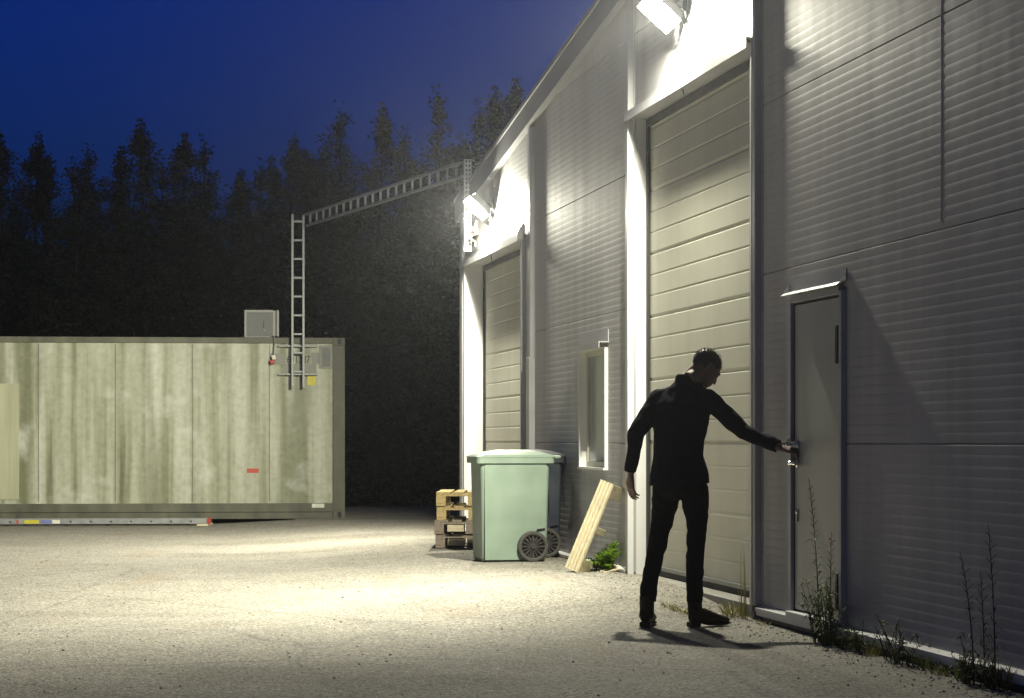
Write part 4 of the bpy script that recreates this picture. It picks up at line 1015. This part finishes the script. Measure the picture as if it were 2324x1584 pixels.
sh.loft([((1.085, 13.99, .925), .212, .138, rt), ((1.085, 13.995, .97), .206, .134, rt), ((1.080, 14.0, 1.04), .190, .127, rt), ((1.076, 14.0, 1.11), .174, .118, rt), ((1.080, 14.0, 1.22), .176, .122, rt), ((1.094, 14.0, 1.34), .198, .126, rt), ((1.104, 14.005, 1.43), .203, .122, rt), ((1.112, 14.02, 1.485), .168, .10, rt), ((1.125, 14.04, 1.54), .115, .083, rt), ((1.132, 14.05, 1.575), .072, .072, rt)], 28)
for a, e, w_ in ((SHL, ELL, WRL), (SHR, ELR, WRR)):
    sh.ball(a, .065, .065, .063)
    sh.loft([(a, .064, .064), (a.lerp(e, .35), .062, .062), (a.lerp(e, .75), .059, .059), (e, .053, .053), (e.lerp(w_, .3), .050, .050), (e.lerp(w_, .75), .043, .043), (w_ - (w_ - e).normalized() * .03, .0395, .0395), (w_ - (w_ - e).normalized() * .012, .041, .041)], 14)
for a in (SHL, SHR):     # slope of the shoulders
    nb = Vector((1.125, 14.03, 1.515)); sh.loft([(nb, .075, .06), (nb.lerp(a, .5) + Vector((0, 0, .004)), .068, .062), (a.lerp(nb, .08), .060, .060)], 14)
cloth(sh, 'shirt', 'shirt', .007, 3, .0105, 9, (1, 1, .8))
co = MB()   # collar stand and leaves
co.loft([((1.128, 14.043, 1.555), .074, .072, rt), ((1.132, 14.047, 1.60), .068, .067, rt), ((1.138, 14.05, 1.625), .064, .064, rt)], 20)
co.loft([((1.128, 14.04, 1.553), .084, .079, rt), ((1.130, 14.045, 1.575), .077, .074, rt), ((1.135, 14.05, 1.622), .071, .070, rt)], 20)
co.obox((1.205, 13.985, 1.562), RT, FR, (0, 0, 1), .022, .03, .018)
cloth(co, 'shirt_collar', 'shirt', .005, 3, .002, 20)
tr = MB()
tr.loft([((1.088, 14.0, .995), .165, .112, rt), ((1.090, 14.0, .93), .190, .126, rt), ((1.094, 14.0, .875), .184, .126, rt), ((1.094, 14.0, .825), .14, .10, rt)], 24)
for pts in (legL, legR): tr.loft([(p, r_, r_ * 1.02) for p, r_ in pts], 18)
cloth(tr, 'trousers', 'jeans', .007, 3, .0085, 12, (1, 1, .9))
def boot(h_, d_, ank):
    d_ = Vector((d_[0], d_[1], 0)).normalized(); s_ = Vector((-d_.y, d_.x, 0)); c0 = Vector((h_[0], h_[1], 0)); Z = Vector((0, 0, 1))
    b_ = MB()
    b_.loft([(Vector((ank[0], ank[1], .20)), .049, .047), (Vector((ank[0], ank[1], .14)), .049, .047), (Vector((ank[0], ank[1], .10)), .048, .046), (c0 + d_ * .035 + Z * .055, .048, .042)], 14)
    b_.loft([(c0 + d_ * -.004 + Z * .055, .030, .034, s_), (c0 + d_ * .03 + Z * .062, .037, .042, s_), (c0 + d_ * .09 + Z * .072, .038, .050, s_), (c0 + d_ * .15 + Z * .060, .042, .040, s_), (c0 + d_ * .21 + Z * .046, .047, .028, s_), (c0 + d_ * .26 + Z * .040, .040, .022, s_), (c0 + d_ * .285 + Z * .036, .022, .014, s_)], 16)
    o_ = cloth(b_, 'boot', 'boot', .005, 3, .002, 25)
    q = MB(); q.obox(c0 + d_ * .022 + Z * .016, d_, s_, Z, .036, .036, .0165, .006)
    q.loft([(c0 + d_ * .0 + Z * .026, .034, .008, s_), (c0 + d_ * .08 + Z * .026, .034, .008, s_), (c0 + d_ * .13 + Z * .015, .040, .009, s_), (c0 + d_ * .20 + Z * .010, .049, .009, s_), (c0 + d_ * .26 + Z * .013, .043, .009, s_), (c0 + d_ * .295 + Z * .019, .024, .008, s_)], 12)
    q.v = [tuple(Vector(v) - PO) for v in q.v]
    q.build('sole', M['sole'], o_)
boot((.862, 13.975), (.20, .98), (.876, 14.02)); boot((1.158, 13.975), (.89, .45), (1.185, 13.99))
# hair: cap plus short ragged locks
ha = MB()
ha.ball(hp(-.012, .022, 0), .102, .081, .093, F, RR, U, 24, 16)
capv = MB()
cap = remeshed(ha, 'hair', M['hair'], .006, 2)
hm = MB(); r = random.Random(5)
keep = []
vs = [v.co.copy() for v in cap.vertices]
def hairy(p):
    q = p - HC; f = q.dot(F); u = q.dot(U); s_ = abs(q.dot(RR))
    lim = -.075 if f < -.03 else (-.045 + (f + .03) * .85)
    if s_ > .05 and -.035 < f < .015: lim = max(lim, .012)
    return u > lim and f < .085
for pgon in cap.polygons:
    if all(hairy(vs[i]) for i in pgon.vertices): keep.append([tuple(vs[i]) for i in pgon.vertices])
for q in keep: hm.add(q, [tuple(range(len(q)))])
for k in range(1500):
    q = r.choice(keep); p = sum((Vector(v) for v in q), Vector()) / len(q); nrm = (p - hp(-.014, .01, 0)).normalized()
    topness = max(0, (p - HC).dot(U) / .11); ln = .006 + .016 * topness * r.random() + .004 * r.random()
    d = (nrm + F * .25 * r.random() + Vector((r.gauss(0, .35), r.gauss(0, .35), r.gauss(0, .25)))).normalized(); s_ = d.orthogonal().normalized() * .0022
    s2 = d.cross(s_).normalized() * .0022
    p = p - nrm * .002
    hm.add([p + s_, p - s_ * .5 + s2, p - s_ * .5 - s2, p + d * ln], [(0, 1, 3), (1, 2, 3), (2, 0, 3)])
hm.v = [tuple(Vector(v) - PO) for v in hm.v]
hm.build('hair', M['hair'], PER, fix=False)

# ------------------------------------------------------------------ added haze for the lamp glow
hz = MB(); hz.box(-124, 124, -64, 144, -1.0, 14.0)  # added volume; its scatter stands in for glare around the lamps
m, nt, b = newmat('glow_haze'); nt.nodes.remove(b); vol = nd(nt, 'ShaderNodeVolumePrincipled')
vol.inputs['Density'].default_value = .0008; vol.inputs['Anisotropy'].default_value = .85; vol.inputs['Color'].default_value = (.9, .93, 1, 1)
nt.links.new(vol.outputs[0], nt.nodes['Material Output'].inputs['Volume'])
o = hz.build('glow_haze', m); o['kind'] = 'stuff'

# ------------------------------------------------------------------ world, camera, render
W = bpy.data.worlds.new('World'); S.world = W; W.use_nodes = True; nt = W.node_tree
bg = nt.nodes['Background']
sky = nd(nt, 'ShaderNodeTexSky'); sky.sky_type = 'NISHITA'; sky.sun_disc = False
sky.sun_elevation = R(0); sky.sun_rotation = R(155); sky.air_density = 1.0; sky.dust_density = 1.0; sky.ozone_density = 6.0
tint = nd(nt, 'ShaderNodeMix', data_type='RGBA', blend_type='MULTIPLY'); tint.inputs[0].default_value = 1.0
nt.links.new(sky.outputs[0], tint.inputs[6]); tint.inputs[7].default_value = (.10, .95, 2.0, 1)
tcw = nd(nt, 'ShaderNodeTexCoord'); sxyz = nd(nt, 'ShaderNodeSeparateXYZ'); nt.links.new(tcw.outputs['Generated'], sxyz.inputs[0])
zen = ramp(nt, sxyz.outputs[2], [(.24, (1, 1, 1)), (.6, (.22, .2, .16))])
dk = nd(nt, 'ShaderNodeMix', data_type='RGBA', blend_type='MULTIPLY'); dk.inputs[0].default_value = 1.0
nt.links.new(tint.outputs[2], dk.inputs[6]); nt.links.new(zen, dk.inputs[7]); nt.links.new(dk.outputs[2], bg.inputs[0]); bg.inputs[1].default_value = .15
TINT = tint

cam = bpy.data.cameras.new('camera'); co_ = bpy.data.objects.new('camera', cam); COL.objects.link(co_)
co_.location = (0, 0, CAM_H); co_.rotation_euler = (R(90), 0, 0)
cam.sensor_width = 36; cam.lens = 36 * FOC / 2324; cam.shift_y = (1002 - 792) / 2324; cam.clip_start = .1; cam.clip_end = 800
S.camera = co_
S.view_settings.view_transform = 'Standard'; S.view_settings.look = 'None'; S.view_settings.exposure = 0; S.view_settings.gamma = 1
S.cycles.use_denoising = True
try: S.cycles.denoiser = 'OPENIMAGEDENOISE'
except Exception: pass
S.cycles.max_bounces = 6; S.cycles.diffuse_bounces = 4; S.cycles.glossy_bounces = 3; S.cycles.transparent_max_bounces = 8
S.cycles.sample_clamp_indirect = 8; S.cycles.volume_bounces = 0; S.cycles.caustics_reflective = False; S.cycles.caustics_refractive = False
